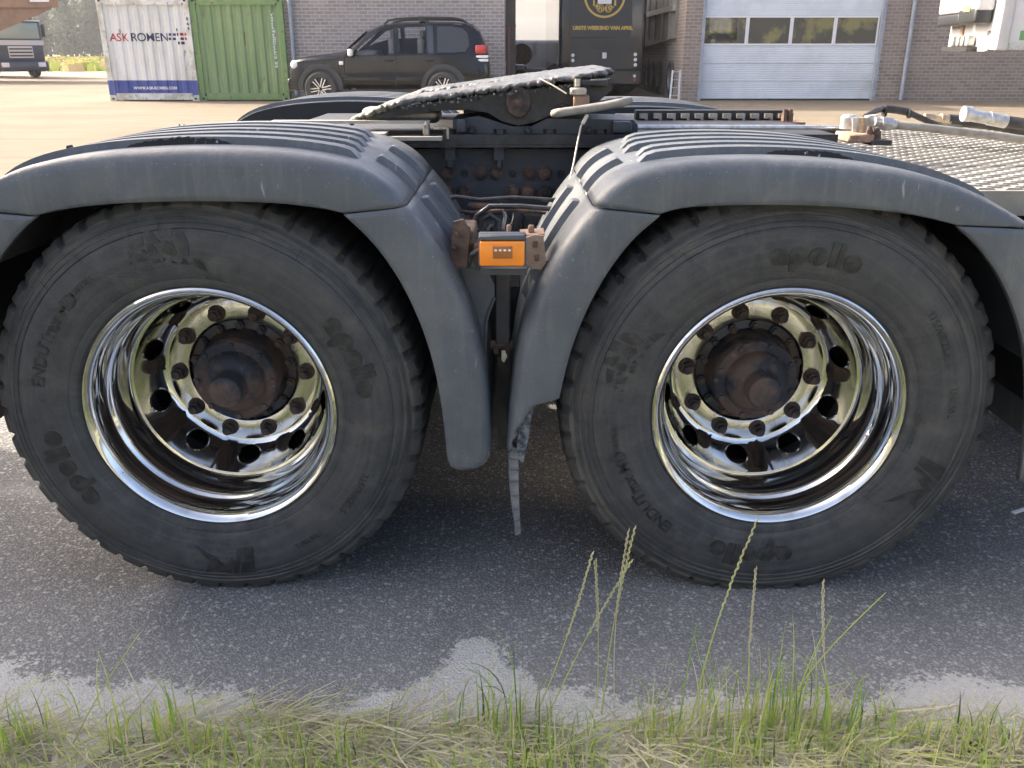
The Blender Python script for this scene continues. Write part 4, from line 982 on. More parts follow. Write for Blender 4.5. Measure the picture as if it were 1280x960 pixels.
# open steel gate leaf at the corner of the left hall
pm('gate_dark', (.05, .042, .038), .6, c2=(.075, .06, .055), scale=2); pm('gate_red', (.16, .07, .06), .6)
g = thing('gate_leaf', 'dark steel gate leaf folded open at the corner of the grey brick hall', 'gate', (wx(638, 26.2), 26.2, 0))
ga, gb = wx(632.5, 26.2), wx(644.5, 26.2)
mb = MB(); mb.bb(ga, gb, 26.15, 26.22, .05, 5.2); mb.build('leaf', MATS['gate_dark'], g, smooth=0)
mb = MB(); mb.bb(ga + .06, ga + .12, 26.10, 26.149, .4, 1.9); mb.build('brace', MATS['gate_red'], g, smooth=0)
for z in (.5, 1.9, 3.4): mb = MB(); mb.bb(ga - .01, gb + .01, 26.12, 26.1495, z, z + .07); mb.build('cross_bar', MATS['gate_dark'], g, smooth=0)
# right hall with its sectional door
xa, xd0, xd1, xb = wx(851, YWALL), wx(873.5, YWALL), wx(1090, YWALL), 34.0; DH = 4.6
hall2 = thing('workshop_hall', 'brown brick workshop hall with a big sectional door', 'building', ((xa + xb) / 2, YWALL, 0))
mb = MB(); mb.bb(xa, xd0 - .001, YWALL, YWALL + .4, 0, H); mb.bb(xa, xa + .4, YWALL + .401, YWALL + 16, 0, H); mb.build('pier_wall', MATS['brick_brown'], hall2, smooth=0)
mb = MB(); mb.bb(xd1 + .001, xb, YWALL, YWALL + .4, .0, H); mb.build('wall', MATS['brick_brown'], hall2, smooth=0)
mb = MB(); mb.bb(xd0 - .0005, xd1 + .0005, YWALL + .001, YWALL + .399, DH, H); mb.build('lintel_wall', MATS['brick_brown'], hall2, smooth=0)
mb = MB(); mb.bb(xa - .1, xb + .1, YWALL - .1, YWALL + 16, H + .001, H + .25); mb.build('roof', MATS['roof_grey'], hall2, smooth=0)
mb = MB(); mb.bb(xd0 - .05, xd0 + .03, YWALL - .02, YWALL + .16, 0, DH); mb.build('door_frame', MATS['pipe_grey'], hall2, smooth=0)
mb = MB(); mb.bb(xd1 - .03, xd1 + .06, YWALL - .02, YWALL + .16, 0, DH); mb.build('door_frame', MATS['pipe_grey'], hall2, smooth=0)
xq = wx(1126, YWALL - .1); mb = MB(); mb.cyl((xq, YWALL - .08, .02), (xq, YWALL - .08, H), .055, 12)
for z in (.9, 1.9, 3.4): mb.cyl((xq, YWALL - .08, z), (xq, YWALL - .08, z + .05), .066, 12)
mb.build('downpipe', MATS['pipe_grey'], hall2)
door = empty('sectional_door', ((xd0 + xd1) / 2, YWALL + .1, 0), 0, hall2)
yd = YWALL + .12
zw0, zw1 = at(990, 54.5, yd).z, at(990, 22, yd).z
def section(z0, z1):
    mb = MB(); n = max(2, round((z1 - z0) / .058)); P = []
    for i in range(n):
        a = z0 + (z1 - z0) * i / n; b = z0 + (z1 - z0) * (i + 1) / n
        P += [(a + .002, yd + .006), (a + .010, yd), (b - .008, yd), (b - .0005, yd + .006)]
    Q = [(x, y, z) for x in (xd0 + .031, xd1 - .031) for z, y in P]; m_ = len(P)
    mb.add(Q, [(i, i + 1, m_ + i + 1, m_ + i) for i in range(m_ - 1)]); mb.build('door_panel', MATS['door_metal'], door, smooth=0, fix=False)
mb = MB(); mb.bb(xd0 + .02, xd1 - .02, yd + .03, yd + .06, .01, DH); mb.build('door_backing', MATS['pipe_grey'], door, smooth=0)
z = .04
for k in range(3): section(z, z + (zw0 - .05 - .04) / 3 - .006); z += (zw0 - .05 - .04) / 3
section(zw1 + .05, zw1 + .62); section(zw1 + .626, DH - .002)
mb = MB(); mb.bb(xd0 + .03, xd1 - .03, yd - .01, yd + .05, 0, .038); mb.build('rubber_seal', MATS['black_plastic'], door, smooth=0)
cols_ = [879, 934, 989, 1043.5, 1098]; cx = [at(c, 38, yd).x for c in cols_]
for i in range(4):
    fr = empty('window', ((cx[i] + cx[i + 1]) / 2, yd, zw0), 0, door) if False else None
    mb = MB(); a, b = cx[i] + .0, cx[i + 1] - .0
    mb.bb(a + .004, b - .004, yd - .012, yd + .01, zw0 - .048, zw0); mb.bb(a + .004, b - .004, yd - .012, yd + .01, zw1, zw1 + .048)
    mb.bb(a + .004, a + .045, yd - .011, yd + .01, zw0 + .001, zw1 - .001); mb.bb(b - .045, b - .004, yd - .011, yd + .01, zw0 + .001, zw1 - .001)
    mb.build('window_frame', MATS['white_frame'], door, smooth=0)
    mb = MB(); mb.bb(a + .03, b - .03, yd + .012, yd + .02, zw0 - .01, zw1 + .01); mb.build('window_pane', MATS['glass_dark'], door, smooth=0)

# ---- shipping containers, seen end-on
def corr_fn(xa, xb, y, pitch=.262, d=.036):
    n = round((xb - xa) / pitch); p = (xb - xa) / n
    def f(x):
        t = ((x - xa) / p) % 1
        if t < .36: k = 0
        elif t < .5: k = (t - .36) / .14
        elif t < .86: k = 1
        else: k = 1 - (t - .86) / .14
        return y + d * k
    xs = []
    for i in range(n):
        xs += [xa + p * (i + t) for t in (0, .36, .5, .86)]
    return f, xs + [xb]
def container(name, label, pxa, pxb, Y, paint, post, group):
    xa, xb = wx(pxa, Y), wx(pxb, Y); h = 2.59; ln = 6.06
    c = thing(name, label, 'container', ((xa + xb) / 2, Y, 0), 0, group); P_ = .14
    def part(nm, m, *bx, smooth=0):
        mb = MB(); mb.bb(*bx); return mb.build(nm, MATS[m], c, smooth=smooth)
    part('corner_post', post, xa, xa + P_, Y, Y + .16, .119, h - .119); part('corner_post', post, xb - P_, xb, Y, Y + .16, .119, h - .119)
    for x in (xa, xb - .178):
        for z in (.0, h - .118):
            part('corner_casting', post, x - .004, x + .182, Y - .006, Y + .16, z, z + .118)
            part('casting_hole', 'black_plastic', x + .05, x + .12, Y - .0075, Y - .0062, z + .035, z + .085)
    part('bottom_rail', post, xa + .182, xb - .182, Y + .01, Y + .12, .03, .20); part('top_rail', post, xa + .182, xb - .182, Y + .01, Y + .1, h - .16, h)
    f, xs = corr_fn(xa + P_, xb - P_, Y + .045)
    mb = MB(); Q = [(x, f(x), z) for z in (.195, h - .15) for x in xs]; n = len(xs)
    mb.add(Q, [(i, i + 1, n + i + 1, n + i) for i in range(n - 1)]); mb.build('end_panel', MATS[paint], c, smooth=0, fix=False)
    for x in (xa + .03, xb - .03):
        ys = []; y = Y + .16; P2 = []
        k = 0
        while y < Y + ln: P2 += [(x + (.03 if k % 2 else -.0) * (1 if x < (xa + xb) / 2 else -1), y), (x + (.03 if k % 2 else 0) * (1 if x < (xa + xb) / 2 else -1), y + .1)]; y += .14; k += 1
        n2 = len(P2); mb = MB(); mb.add([(a, b, z) for z in (.1, h - .06) for a, b in P2], [(i, i + 1, n2 + i + 1, n2 + i) for i in range(n2 - 1)]); mb.build('side_panel', MATS[paint], c, smooth=0, fix=False)
    part('roof', paint, xa + .02, xb - .02, Y + .1, Y + ln, h - .05, h - .02); part('rear_frame', post, xa, xb, Y + ln + .001, Y + ln + .08, 0, h)
    part('floor', 'black_plastic', xa + .05, xb - .05, Y + .125, Y + ln, .14, .19)
    return c, f, xa, xb
pm('container_white', (.72, .715, .68), .55, c2=(.60, .59, .54), scale=1.4, c3=(.24, .19, .12), scale3=5, lo3=.66, hi3=.74, stretch=(1, 1, .35))
pm('container_white_post', (.72, .71, .65), .6, c2=(.45, .43, .33), scale=3, c3=(.17, .14, .09), scale3=11, lo3=.6, hi3=.68)
pm('container_green', (.19, .285, .125), .55, c2=(.25, .335, .15), scale=1.5, c3=(.12, .13, .06), scale3=4, lo3=.64, hi3=.74, stretch=(1, 1, .3))
pm('container_green_post', (.16, .28, .10), .6, c2=(.22, .30, .12), scale=4, c3=(.10, .08, .05), scale3=7, lo3=.62, hi3=.7)
pm('paint_blue', (.045, .07, .27), .5, c2=(.06, .09, .32), scale=2); pm('paint_red', (.42, .035, .05), .5); pm('paint_navy', (.025, .03, .09), .5); pm('paint_white', (.78, .78, .76), .5)
YK = 25.38
cw_, f, xa, xb = container('shipping_container', 'white shipping container with red and blue lettering and a blue band', 138.5, 249.5, YK, 'container_white', 'container_white_post', None)
def wallprint(parent, V, F, ox, oz, mat, fsurf, name='lettering', lift=.004, sc_=1.0, rotate=False):
    V, F = fine(V, F, .022); lift = max(lift, .007)
    mb = MB(); Q = []
    for v in V:
        a, b = (v.x, v.y) if not rotate else (-v.y, v.x)
        x = ox + a * sc_; Q.append((x, fsurf(x) - lift, oz + b * sc_))
    mb.add(Q, F); return mb.build(name, MATS[mat], parent, smooth=0, fix=False)
def rect(a, b, c, d): return [Vector((a, c, 0)), Vector((b, c, 0)), Vector((b, d, 0)), Vector((a, d, 0))], [(0, 1, 2, 3)]
zA, zB = at(190, 118.8, YK).z, at(190, 100.5, YK).z
# blue band (follows the corrugation) with the web address
n = 200; mb = MB(); xs = [xa + .141 + (xb - xa - .282) * i / n for i in range(n + 1)]
mb.add([(x, f(x) - .002, z) for z in (zA, zB) for x in xs], [(i, i + 1, n + 2 + i, n + 1 + i) for i in range(n)]); mb.build('blue_band', MATS['paint_blue'], cw_, smooth=0, fix=False)
for x in (xa, xb - .14): mb = MB(); mb.bb(x - .001, x + .141, YK - .003, YK - .001, zA, zB); mb.build('blue_band', MATS['paint_blue'], cw_, smooth=0)
V, F_ = text_polys('WWW.ASK-ROMEN.COM', .135, .004); wd = max(v.x for v in V); sc_ = (at(220.5, 108, YK).x - at(166, 108, YK).x) / wd
wallprint(cw_, V, F_, at(166, 108, YK).x, (zA + zB) / 2 - .045, 'paint_white', f, lift=.006, sc_=sc_)
zt_ = at(170, 51.5, YK).z
V, F_ = text_polys('ASK', .3, .003); wd = max(v.x for v in V); a, b = at(136, 47, YK).x, at(160, 47, YK).x; wallprint(cw_, V, F_, a, zt_, 'paint_red', f, sc_=(b - a) / wd)
V, F_ = text_polys('ROMEN', .3, .003); wd = max(v.x for v in V); a, b = at(162, 47, YK).x, at(209, 47, YK).x; wallprint(cw_, V, F_, a, zt_, 'paint_navy', f, sc_=(b - a) / wd)
for (u0, v0, u1, v1, mt) in ((210.5, 41.5, 213, 44.8, 'n'), (215, 41.5, 218.3, 44.8, 'n'), (210.5, 47, 213, 50.2, 'n'), (215, 47, 218.3, 50.2, 'n'), (219.8, 35.5, 221, 39, 'n'), (220.5, 41, 222, 44.8, 'n'), (222, 52, 224, 55.5, 'n'), (226, 52, 229.5, 55.5, 'n'),
                             (225, 46.8, 228.6, 50, 'n'), (224.3, 41, 228, 44.5, 'r'), (229.6, 41, 233.2, 44.5, 'r'), (230, 46.8, 233.8, 50, 'r')):
    p, q = at(u0, v1, YK), at(u1, v0, YK); V, F_ = rect(0, q.x - p.x, 0, q.z - p.z); wallprint(cw_, V, F_, p.x, p.z, 'paint_navy' if mt == 'n' else 'paint_red', f, 'logo_square')
for k, (u, v) in enumerate(((234.5, 22), (235.2, 28.5), (236.3, 34.5))):
    V, F_ = text_polys('049'[k], .12, .004); p = at(u, v + 2, YK); wallprint(cw_, V, F_, p.x - .04, p.z - .03, 'paint_navy', lambda x: YK + .0, lift=.003)
cg_, f, xa, xb = container('shipping_container', 'green corrugated shipping container between the white one and the brick hall', 251, 362.5, YK + .05, 'container_green', 'container_green_post', None)
YG = YK + .05
rnd = random.Random(5); p0, p1 = at(341.5, 84.5, YG), at(334.5, 17.5, YG); z = p0.z       # upright white lettering, too faint to read
while z < p1.z:
    hgt = rnd.uniform(.045, .10); t = (z - p0.z) / (p1.z - p0.z); x = at(340, 50, YG).x - .035 + .05
    wv = rnd.uniform(.035, .075)
    if abs(t - .12) > .04: V, F_ = rect(0, wv, 0, hgt * .62); wallprint(cg_, V, F_, x, z, 'paint_white', f, 'faded_mark'); V, F_ = rect(0, .022, hgt * .66, hgt * .9); wallprint(cg_, V, F_, x + rnd.uniform(0, .04), z, 'paint_white', f, 'faded_mark')
    z += hgt
pm('rust_streak', (.20, .07, .03), .8); V, F_ = rect(0, .02, 0, .35); wallprint(cg_, V, F_, at(305.5, 57, YG).x, at(305.5, 57, YG).z, 'rust_streak', f, 'rust_streak')
# a dark skid below the green container's edge
# ---- tall aluminium ladder leaning at the pier
ld = thing('ladder', 'short aluminium ladder leaning on the brick pier beside the sectional door', 'ladder', (wx(845, 25.3), 25.3, 0))
q = [at(841, 88, 25.35), at(850, 88, 25.35), at(837, 122, 25.0), at(848, 122, 25.0)]
for a, b in ((q[0], q[2]), (q[1], q[3])): mb = MB(); mb.bar(a + Vector((0, 0, 0)), Vector((b.x, 24.95, 0.0)), .05, .025); mb.build('stile', MATS['zinc'], ld)
for t in (.05, .3, .55, .8):
    a = q[0].lerp(Vector((q[2].x, 24.95, 0)), t); b = q[1].lerp(Vector((q[3].x, 24.95, 0)), t); mb = MB(); mb.cyl(a, b, .016, 8); mb.build('rung', MATS['zinc'], ld)
# ------------------------------------------------------------------ parked vehicles in the yard
pm('paint_black', (.006, .007, .009), .2, coat=.3, spec=.3)
pm('trim_grey', (.035, .038, .043), .4); pm('lamp_red', (.45, .02, .02), .15, coat=.8); pm('lamp_white', (.75, .76, .76), .12, coat=.8); pm('alloy', (.6, .6, .6), .25, .8)
pm('glass_quarter', (.04, .044, .048), .1); pm('interior', (.16, .155, .15), .8)
m, N, L, B = node_mat('window_glass'); B.inputs['Base Color'].default_value = (.9, .95, .95, 1); B.inputs['Roughness'].default_value = .0; B.inputs['Transmission Weight'].default_value = 1; B.inputs['IOR'].default_value = 1.05; B.inputs['Specular IOR Level'].default_value = 1.0; B.inputs['Coat Weight'].default_value = .6
def small_wheel(parent, x, y, z, r, wd, spokes=6, rimmat='alloy', near=-1):
    wh = empty('wheel', (0, 0, 0), 0, parent); wh.location = (x, y, z)
    mb = MB(); mb.lathe([(r * .66, -wd / 2), (r * .9, -wd / 2 - .005), (r * .97, -wd / 2 + .02), (r, -wd / 4), (r, wd / 4), (r * .97, wd / 2 - .02), (r * .9, wd / 2 + .005), (r * .66, wd / 2)], 36); mb.build('tyre', MATS['rubber'], wh, local=True)
    mb = MB(); mb.lathe([(r * .67, near * wd * .47), (r * .63, near * wd * .40), (r * .60, near * wd * .1), (.0, near * wd * .08)], 32); mb.build('rim', MATS['black_steel'], wh, local=True)
    for k in range(spokes):
        t = 2 * math.pi * (k + .15) / spokes; mb = MB(); d = Vector((math.cos(t), 0, math.sin(t))); e = Vector((-math.sin(t), 0, math.cos(t)))
        for s_ in (-1, 1): mb.bar(d * r * .08 + e * s_ * .022 + Vector((0, near * wd * .34, 0)), d * r * .64 + e * s_ * .04 + Vector((0, near * wd * .42, 0)), .03, .03)
        mb.build('spoke', MATS[rimmat], wh, local=True)
    return wh
# ---- black off-road car; local frame: nose to -x, near side -y, origin on the ground under the middle
YS = 23.15; sx0, sx1 = wx(357, YS, .6), wx(615, YS, .6); SL = sx1 - sx0; k_ = SL / 4.9
suv = thing('parked_car', 'black off-road car with roof rails parked by the grey brick wall', 'car', ((sx0 + sx1) / 2, YS + .95 * k_, 0))
ST = [ # x, z_low, z_mid, z_belt, z_top, half width low, belt, top
 (-2.42, .42, .62, .78, .84, .62, .60, .52), (-2.36, .36, .64, .90, .98, .78, .76, .66), (-2.20, .34, .66, .98, 1.06, .88, .86, .74), (-1.95, .36, .68, 1.02, 1.11, .92, .90, .78), (-1.5, .40, .70, 1.05, 1.16, .93, .91, .80),
 (-1.12, .40, .70, 1.08, 1.21, .93, .91, .80), (-.98, .40, .70, 1.10, 1.26, .93, .91, .78), (-.50, .40, .70, 1.12, 1.66, .93, .91, .70), (-.20, .40, .70, 1.125, 1.80, .93, .91, .68), (.2, .40, .70, 1.13, 1.86, .93, .91, .68), (.9, .40, .70, 1.135, 1.885, .93, .91, .68),
 (1.6, .42, .70, 1.14, 1.875, .93, .91, .68), (1.98, .44, .70, 1.14, 1.83, .93, .91, .67), (2.14, .44, .70, 1.12, 1.70, .92, .89, .66), (2.28, .44, .70, 1.08, 1.38, .90, .86, .70), (2.36, .46, .70, 1.0, 1.12, .86, .82, .72), (2.38, .48, .66, .86, .92, .82, .78, .7)]
def ring(s):
    x, zl, zm, zb, zt, wl, wb, wt = s
    h = [(0, zl), (wl * .9, zl), (wl, zl + .08), (wl + .012, zm), (wb, zb), ((wb + wt) / 2 + .01, (zb + zt) / 2), (wt, zt - .05), (wt - .10, zt - .004), (0, zt + .008)]
    return [(x * k_, -a * k_, b * k_) for a, b in h] + [(x * k_, a * k_, b * k_) for a, b in reversed(h[1:-1])]
def dense(S, n=4):
    out = []
    for i in range(len(S) - 1):
        for j in range(n): out.append(tuple(a + (b - a) * j / n for a, b in zip(S[i], S[i + 1])))
    return out + [S[-1]]
# body in two shells: lower body, and the cabin with real window openings
D_ = ST; rings = [ring(s) for s in D_]; n = len(rings[0]); P = [p for r_ in rings for p in r_]; F = []
for i in range(len(rings) - 1):
    xm = (D_[i][0] + D_[i + 1][0]) / 2
    for j in range(n):
        cabin_side = j in (4, 5, 9, 10)       # between belt and roof edge on either side
        if cabin_side and -.98 < xm < 1.98: continue
        F.append((i * n + j, i * n + (j + 1) % n, (i + 1) * n + (j + 1) % n, (i + 1) * n + j))
F += [tuple(range(n)), tuple((len(rings) - 1) * n + j for j in reversed(range(n)))]
mb = MB(); mb.add(P, F); mb.build('body', MATS['paint_black'], suv, local=True, smooth=30)
def side_pt(x, t, s, off=.0):
    """point on the cabin flank: t = 0 at the belt, 1 at the roof edge; s = -1 near side"""
    for a, b in zip(ST, ST[1:]):
        if a[0] <= x <= b[0]:
            q = [u + (v - u) * (x - a[0]) / (b[0] - a[0]) for u, v in zip(a, b)]; break
    _, zl, zm, zb, zt, wl, wb, wt = q
    if t < .5: k = t / .5; y = wb + ((wb + wt) / 2 + .01 - wb) * k; z = zb + ((zb + zt) / 2 - zb) * k
    else: k = (t - .5) / .5; y = (wb + wt) / 2 + .01 + (wt - (wb + wt) / 2 - .01) * k; z = (zb + zt) / 2 + (zt - .05 - (zb + zt) / 2) * k
    return Vector((x * k_, s * (y + off) * k_, z * k_))
for s in (-1, 1):
    def strip(nm, mat, pts, off=.004, parent=suv, nn=6):
        mb = MB(); Q = []
        for (xa_, ta), (xb_, tb) in pts:      # pairs bottom/top
            for i in range(nn + 1): t = i / nn; Q.append(side_pt(xa_ + (xb_ - xa_) * t, ta + (tb - ta) * t, s, off))
        m_ = nn + 1
        mb.add(Q, [(k * m_ + i, k * m_ + i + 1, (k + 1) * m_ + i + 1, (k + 1) * m_ + i) for k in range(len(pts) - 1) for i in range(nn)]); return mb.build(nm, MATS[mat], parent, local=True, smooth=0)
    strip('front_window', 'window_glass', [((-.86, .06), (-.84, .07)), ((-.55, .05), (-.42, .62)), ((-.3, .05), (-.2, .88)), ((.14, .05), (.13, .90))])
    strip('rear_window', 'window_glass', [((.24, .05), (.24, .90)), ((.6, .05), (.6, .91)), ((.90, .05), (.88, .91))])
    strip('quarter_window', 'glass_quarter', [((1.16, .07), (1.16, .90)), ((1.5, .07), (1.48, .91)), ((1.82, .10), (1.76, .88)), ((1.92, .3), (1.88, .7))])
    strip('small_window', 'glass_car', [((.94, .05), (.91, .91)), ((1.08, .05), (1.06, .91))])
    for nm, pts in (('door_pillar', [((.14, .0), (.13, 1.)), ((.24, .0), (.24, 1.))]), ('door_pillar', [((.90, .0), (.88, 1.)), ((.945, .0), (.92, 1.))]), ('rear_pillar', [((1.07, 0), (1.05, 1.)), ((1.17, 0), (1.17, 1.))]), ('rear_pillar', [((1.80, .0), (1.74, 1.)), ((1.975, 0), (1.975, 1.))]),
                    ('roof_pillar', [((-.95, .0), (-.96, 1.)), ((-.55, .60), (-.5, 1.)), ((-.2, .86), (-.2, 1.)), ((.2, .9), (.2, 1.)), ((.9, .9), (.9, 1.)), ((1.5, .9), (1.5, 1.)), ((1.95, .88), (1.95, 1.))]), ('belt_trim', [((-.95, 0), (-.93, .06)), ((.2, 0), (.2, .055)), ((1.9, 0), (1.9, .06))])):
        strip(nm, 'paint_black', pts, .001)
    mb = MB()
    for a, b in (((-.15, .38, .75), (2.02, .38, .75)),): pass
# windscreen and tailgate glass lie on the shell
mb = MB(); mb.add([(x * k_, y * k_, z * k_) for x, y, z in ((-.99, -.76, 1.275), (-.99, .76, 1.275), (-.53, .62, 1.665), (-.53, -.62, 1.665))], [(0, 1, 2, 3)]); mb.build('windscreen', MATS['glass_car'], suv, local=True, smooth=0)
# seats and wheel seen through the glass
for x in (.05, .75):
    for y in (-.38, .38): mb = MB(); mb.rbox((x * k_, y * k_, 1.22 * k_), (.16, .5, .62), .06); mb.rbox((x * k_ + .02, y * k_, 1.60 * k_), (.1, .28, .18), .04); mb.build('seat', MATS['interior'], suv, local=True)
mb = MB(); mb.rbox((-.55 * k_, 0, 1.12 * k_), (.5, 1.5, .25), .08); mb.build('dashboard', MATS['interior'], suv, local=True)
for s in (-1, 1):
    for cx_ in (-1.62, 1.30):
        mb = MB(); A = []
        for i in range(17):
            t = R(-8 + 196 * i / 16); A.append((cx_ * k_ + .53 * k_ * math.cos(t), .42 * k_ + .52 * k_ * math.sin(t)))
        Bq = [(cx_ * k_ + .42 * k_ * math.cos(R(-8 + 196 * i / 16)), .42 * k_ + .42 * k_ * math.sin(R(-8 + 196 * i / 16))) for i in range(17)]
        Q = [(x, s * y_ * k_, z) for (pl, y_) in ((A, .942), (A, .97), (Bq, .975), (Bq, .90)) for x, z in pl]
        mb.add(Q, [(r_ * 17 + i, r_ * 17 + i + 1, (r_ + 1) * 17 + i + 1, (r_ + 1) * 17 + i) for r_ in range(3) for i in range(16)]); mb.build('wheel_arch', MATS['trim_grey'], suv, local=True)
        mb = MB(); mb.cyl((cx_ * k_, s * .80 * k_, .42 * k_), (cx_ * k_, s * .9445 * k_, .42 * k_), .425 * k_, 32); mb.build('wheel_well', MATS['black_plastic'], suv, local=True)
        small_wheel(suv, cx_ * k_, s * .90 * k_, .385 * k_, .385 * k_, .24, 6, near=s)
    mb = MB(); mb.bb(-1.1 * k_, .80 * k_, s * .90 * k_, s * 1.0 * k_, .30 * k_, .36 * k_); mb.build('side_step', MATS['trim_grey'], suv, local=True)
    mb = MB(); mb.rbb(-1.08 * k_, .16 * k_, s * .935 * k_, s * .958 * k_, .50 * k_, .66 * k_, .01, 2); mb.build('door_moulding', MATS['paint_black'], suv, local=True)
    mb = MB(); mb.rbb(.18 * k_, .82 * k_, s * .935 * k_, s * .958 * k_, .50 * k_, .66 * k_, .01, 2); mb.build('door_moulding', MATS['paint_black'], suv, local=True)
    for x in (-.07, .88): mb = MB(); mb.rbb(x * k_, (x + .2) * k_, s * .925 * k_, s * .965 * k_, 1.0 * k_, 1.035 * k_, .01, 2); mb.build('door_handle', MATS['paint_black'], suv, local=True)
    for x in (-1.04, .17): mb = MB(); mb.bb(x * k_, (x + .008) * k_, s * .93 * k_, s * .9465 * k_, .42 * k_, 1.1 * k_); mb.build('door_gap', MATS['black_plastic'], suv, local=True)
    mb = MB(); mb.rbox((-.86 * k_, s * 1.02 * k_, 1.19 * k_), (.12, .22, .17), .04); mb.build('mirror', MATS['lamp_white'] if s < 0 else MATS['paint_black'], suv, local=True)
    mb = MB(); mb.rbb(-2.33 * k_, -2.12 * k_, s * .62 * k_, s * .885 * k_, .82 * k_, 1.02 * k_, .09, 4); mb.build('headlamp', MATS['lamp_white'], suv, local=True)
    mb = MB(); mb.rbb(-2.43 * k_, -2.36 * k_, s * .55 * k_, s * .72 * k_, .48 * k_, .58 * k_, .03, 3); mb.build('fog_lamp', MATS['lamp_white'], suv, local=True)
    mb = MB(); mb.rbb(-1.16 * k_, -1.06 * k_, s * .92 * k_, s * .95 * k_, .92 * k_, 1.0 * k_, .01, 2); mb.build('side_badge', MATS['lamp_white'], suv, local=True)
    mb = MB(); mb.rbb(2.06 * k_, 2.32 * k_, s * .80 * k_, s * .905 * k_, 1.16 * k_, 1.36 * k_, .04, 3); mb.build('tail_lamp', MATS['lamp_red'], suv, local=True)
    for z in (1.02, 1.10): mb = MB(); mb.rbb(2.06 * k_, 2.37 * k_, s * .80 * k_, s * .90 * k_, (z - .03) * k_, (z + .035) * k_, .02, 2); mb.build('reversing_lamp', MATS['lamp_white'], suv, local=True)
    mb = MB(); mb.tube([(x * k_, s * .60 * k_, z * k_) for x, z in ((-.1, 1.82), (.0, 1.90), (.2, 1.935), (.8, 1.965), (1.5, 1.955), (1.75, 1.92), (1.85, 1.85))], .028, 8); mb.build('roof_rail', MATS['black_plastic'], suv, local=True)
    mb = MB(); mb.rbox((.8 * k_, s * .60 * k_, 1.915 * k_), (.14, .06, .08), .015, 2); mb.build('rail_foot', MATS['black_plastic'], suv, local=True)
mb = MB(); mb.rbb(2.30 * k_, 2.46 * k_, -.82 * k_, .82 * k_, .46 * k_, .66 * k_, .05, 3); mb.build('rear_bumper', MATS['trim_grey'], suv, local=True)
mb = MB(); mb.rbb(-2.46 * k_, -2.30 * k_, -.76 * k_, .76 * k_, .36 * k_, .62 * k_, .06, 3); mb.build('front_bumper', MATS['paint_black'], suv, local=True)

# ---- the bus standing in the gap
pm('bus_black', (.014, .016, .023), .2, coat=.3, c2=(.026, .03, .04), scale=.6); pm('bus_panel', (.024, .028, .036), .25, coat=.3); pm('gold', (.55, .38, .07), .45); pm('bus_side', (.30, .28, .24), .08, .7)
YB = 27.6; b0, b1 = wx(699, YB, 1.2), wx(806, YB, 1.2); bw = b1 - b0; bc = (b0 + b1) / 2
bus = thing('bus', 'black touring bus, rear end with gold ring emblem and gold lettering, between the halls', 'bus', (bc, YB, 0))
mb = MB(); mb.rbb(b0, b1, YB, YB + 11.5, .30, 3.7, .10, 3); mb.build('body', MATS['bus_black'], bus)
mb = MB(); p, q = at(712, 46.5, YB), at(793, -60, YB); mb.rbb(p.x, q.x, YB - .012, YB + .02, p.z, q.z, .006, 1); mb.build('rear_panel', MATS['bus_panel'], bus)
mb = MB(); p, q = at(712, 86, YB), at(796, 48, YB); mb.rbb(p.x, q.x, YB - .012, YB + .02, p.z, q.z, .006, 1); mb.build('engine_hatch', MATS['bus_panel'], bus)
mb = MB(); p, q = at(714, 61.5, YB), at(794, 50, YB); mb.rbb(p.x, q.x, YB - .020, YB - .0125, p.z, q.z, .003, 1); mb.build('hatch_grille', MATS['bus_black'], bus)
mb = MB(); p, q = at(712, 105, YB), at(800, 88.5, YB); mb.rbb(p.x, q.x, YB - .02, YB + .02, p.z, q.z, .01, 1); mb.build('bumper', MATS['bus_panel'], bus)
mb = MB(); mb.bb(b0 - .016, b0 - .002, YB + .3, YB + 11, .9, 3.5); mb.build('side_windows', MATS['bus_side'], bus)
for x, y in ((716, 69), (716, 75.5), (794, 68), (794, 74.5), (794, 81)): mb = MB(); p = at(x, y, YB - .013); mb.cyl(p, p + Vector((0, -.03, 0)), .05, 16); mb.build('rear_lamp', MATS['lamp_white'], bus)
for y, mt in ((95, 'lamp_white'), (100, 'lamp_red')): mb = MB(); p = at(793, y, YB - .021); mb.cyl(p, p + Vector((0, -.02, 0)), .045, 14); mb.build('rear_lamp', MATS[mt], bus)
mb = MB(); p = at(755.5, 69.5, YB - .02); mb.rbox(p, (.13, .03, .17), .01, 1); mb.build('badge', MATS['lamp_white'], bus)
def flat(parent, V, F, ox, oz, Y, mat, name, sc_=1.):
    mb = MB(); mb.add([(ox + v.x * sc_, Y, oz + v.y * sc_) for v in V], F); return mb.build(name, MATS[mat], parent, smooth=0, fix=False)
V, F_ = text_polys('URSTE WEEKEND VAN APRIL', .17, .010); wd = max(v.x for v in V); a, b = at(716, 36.5, YB).x, at(791, 36.5, YB).x; flat(bus, V, F_, a, at(750, 37, YB).z, YB - .015, 'gold', 'lettering', (b - a) / wd)
ce = at(756, -5.5, YB); rr = at(756, 22.5, YB); rad = (ce.z - rr.z)
mb = MB(); mb.lathe([(rad, -.015), (rad - .045, -.017), (rad - .06, -.015), (rad - .06, -.0125), (rad, -.0125)], 64, (ce.x, YB, ce.z), True); mb.build('emblem_ring', MATS['gold'], bus)
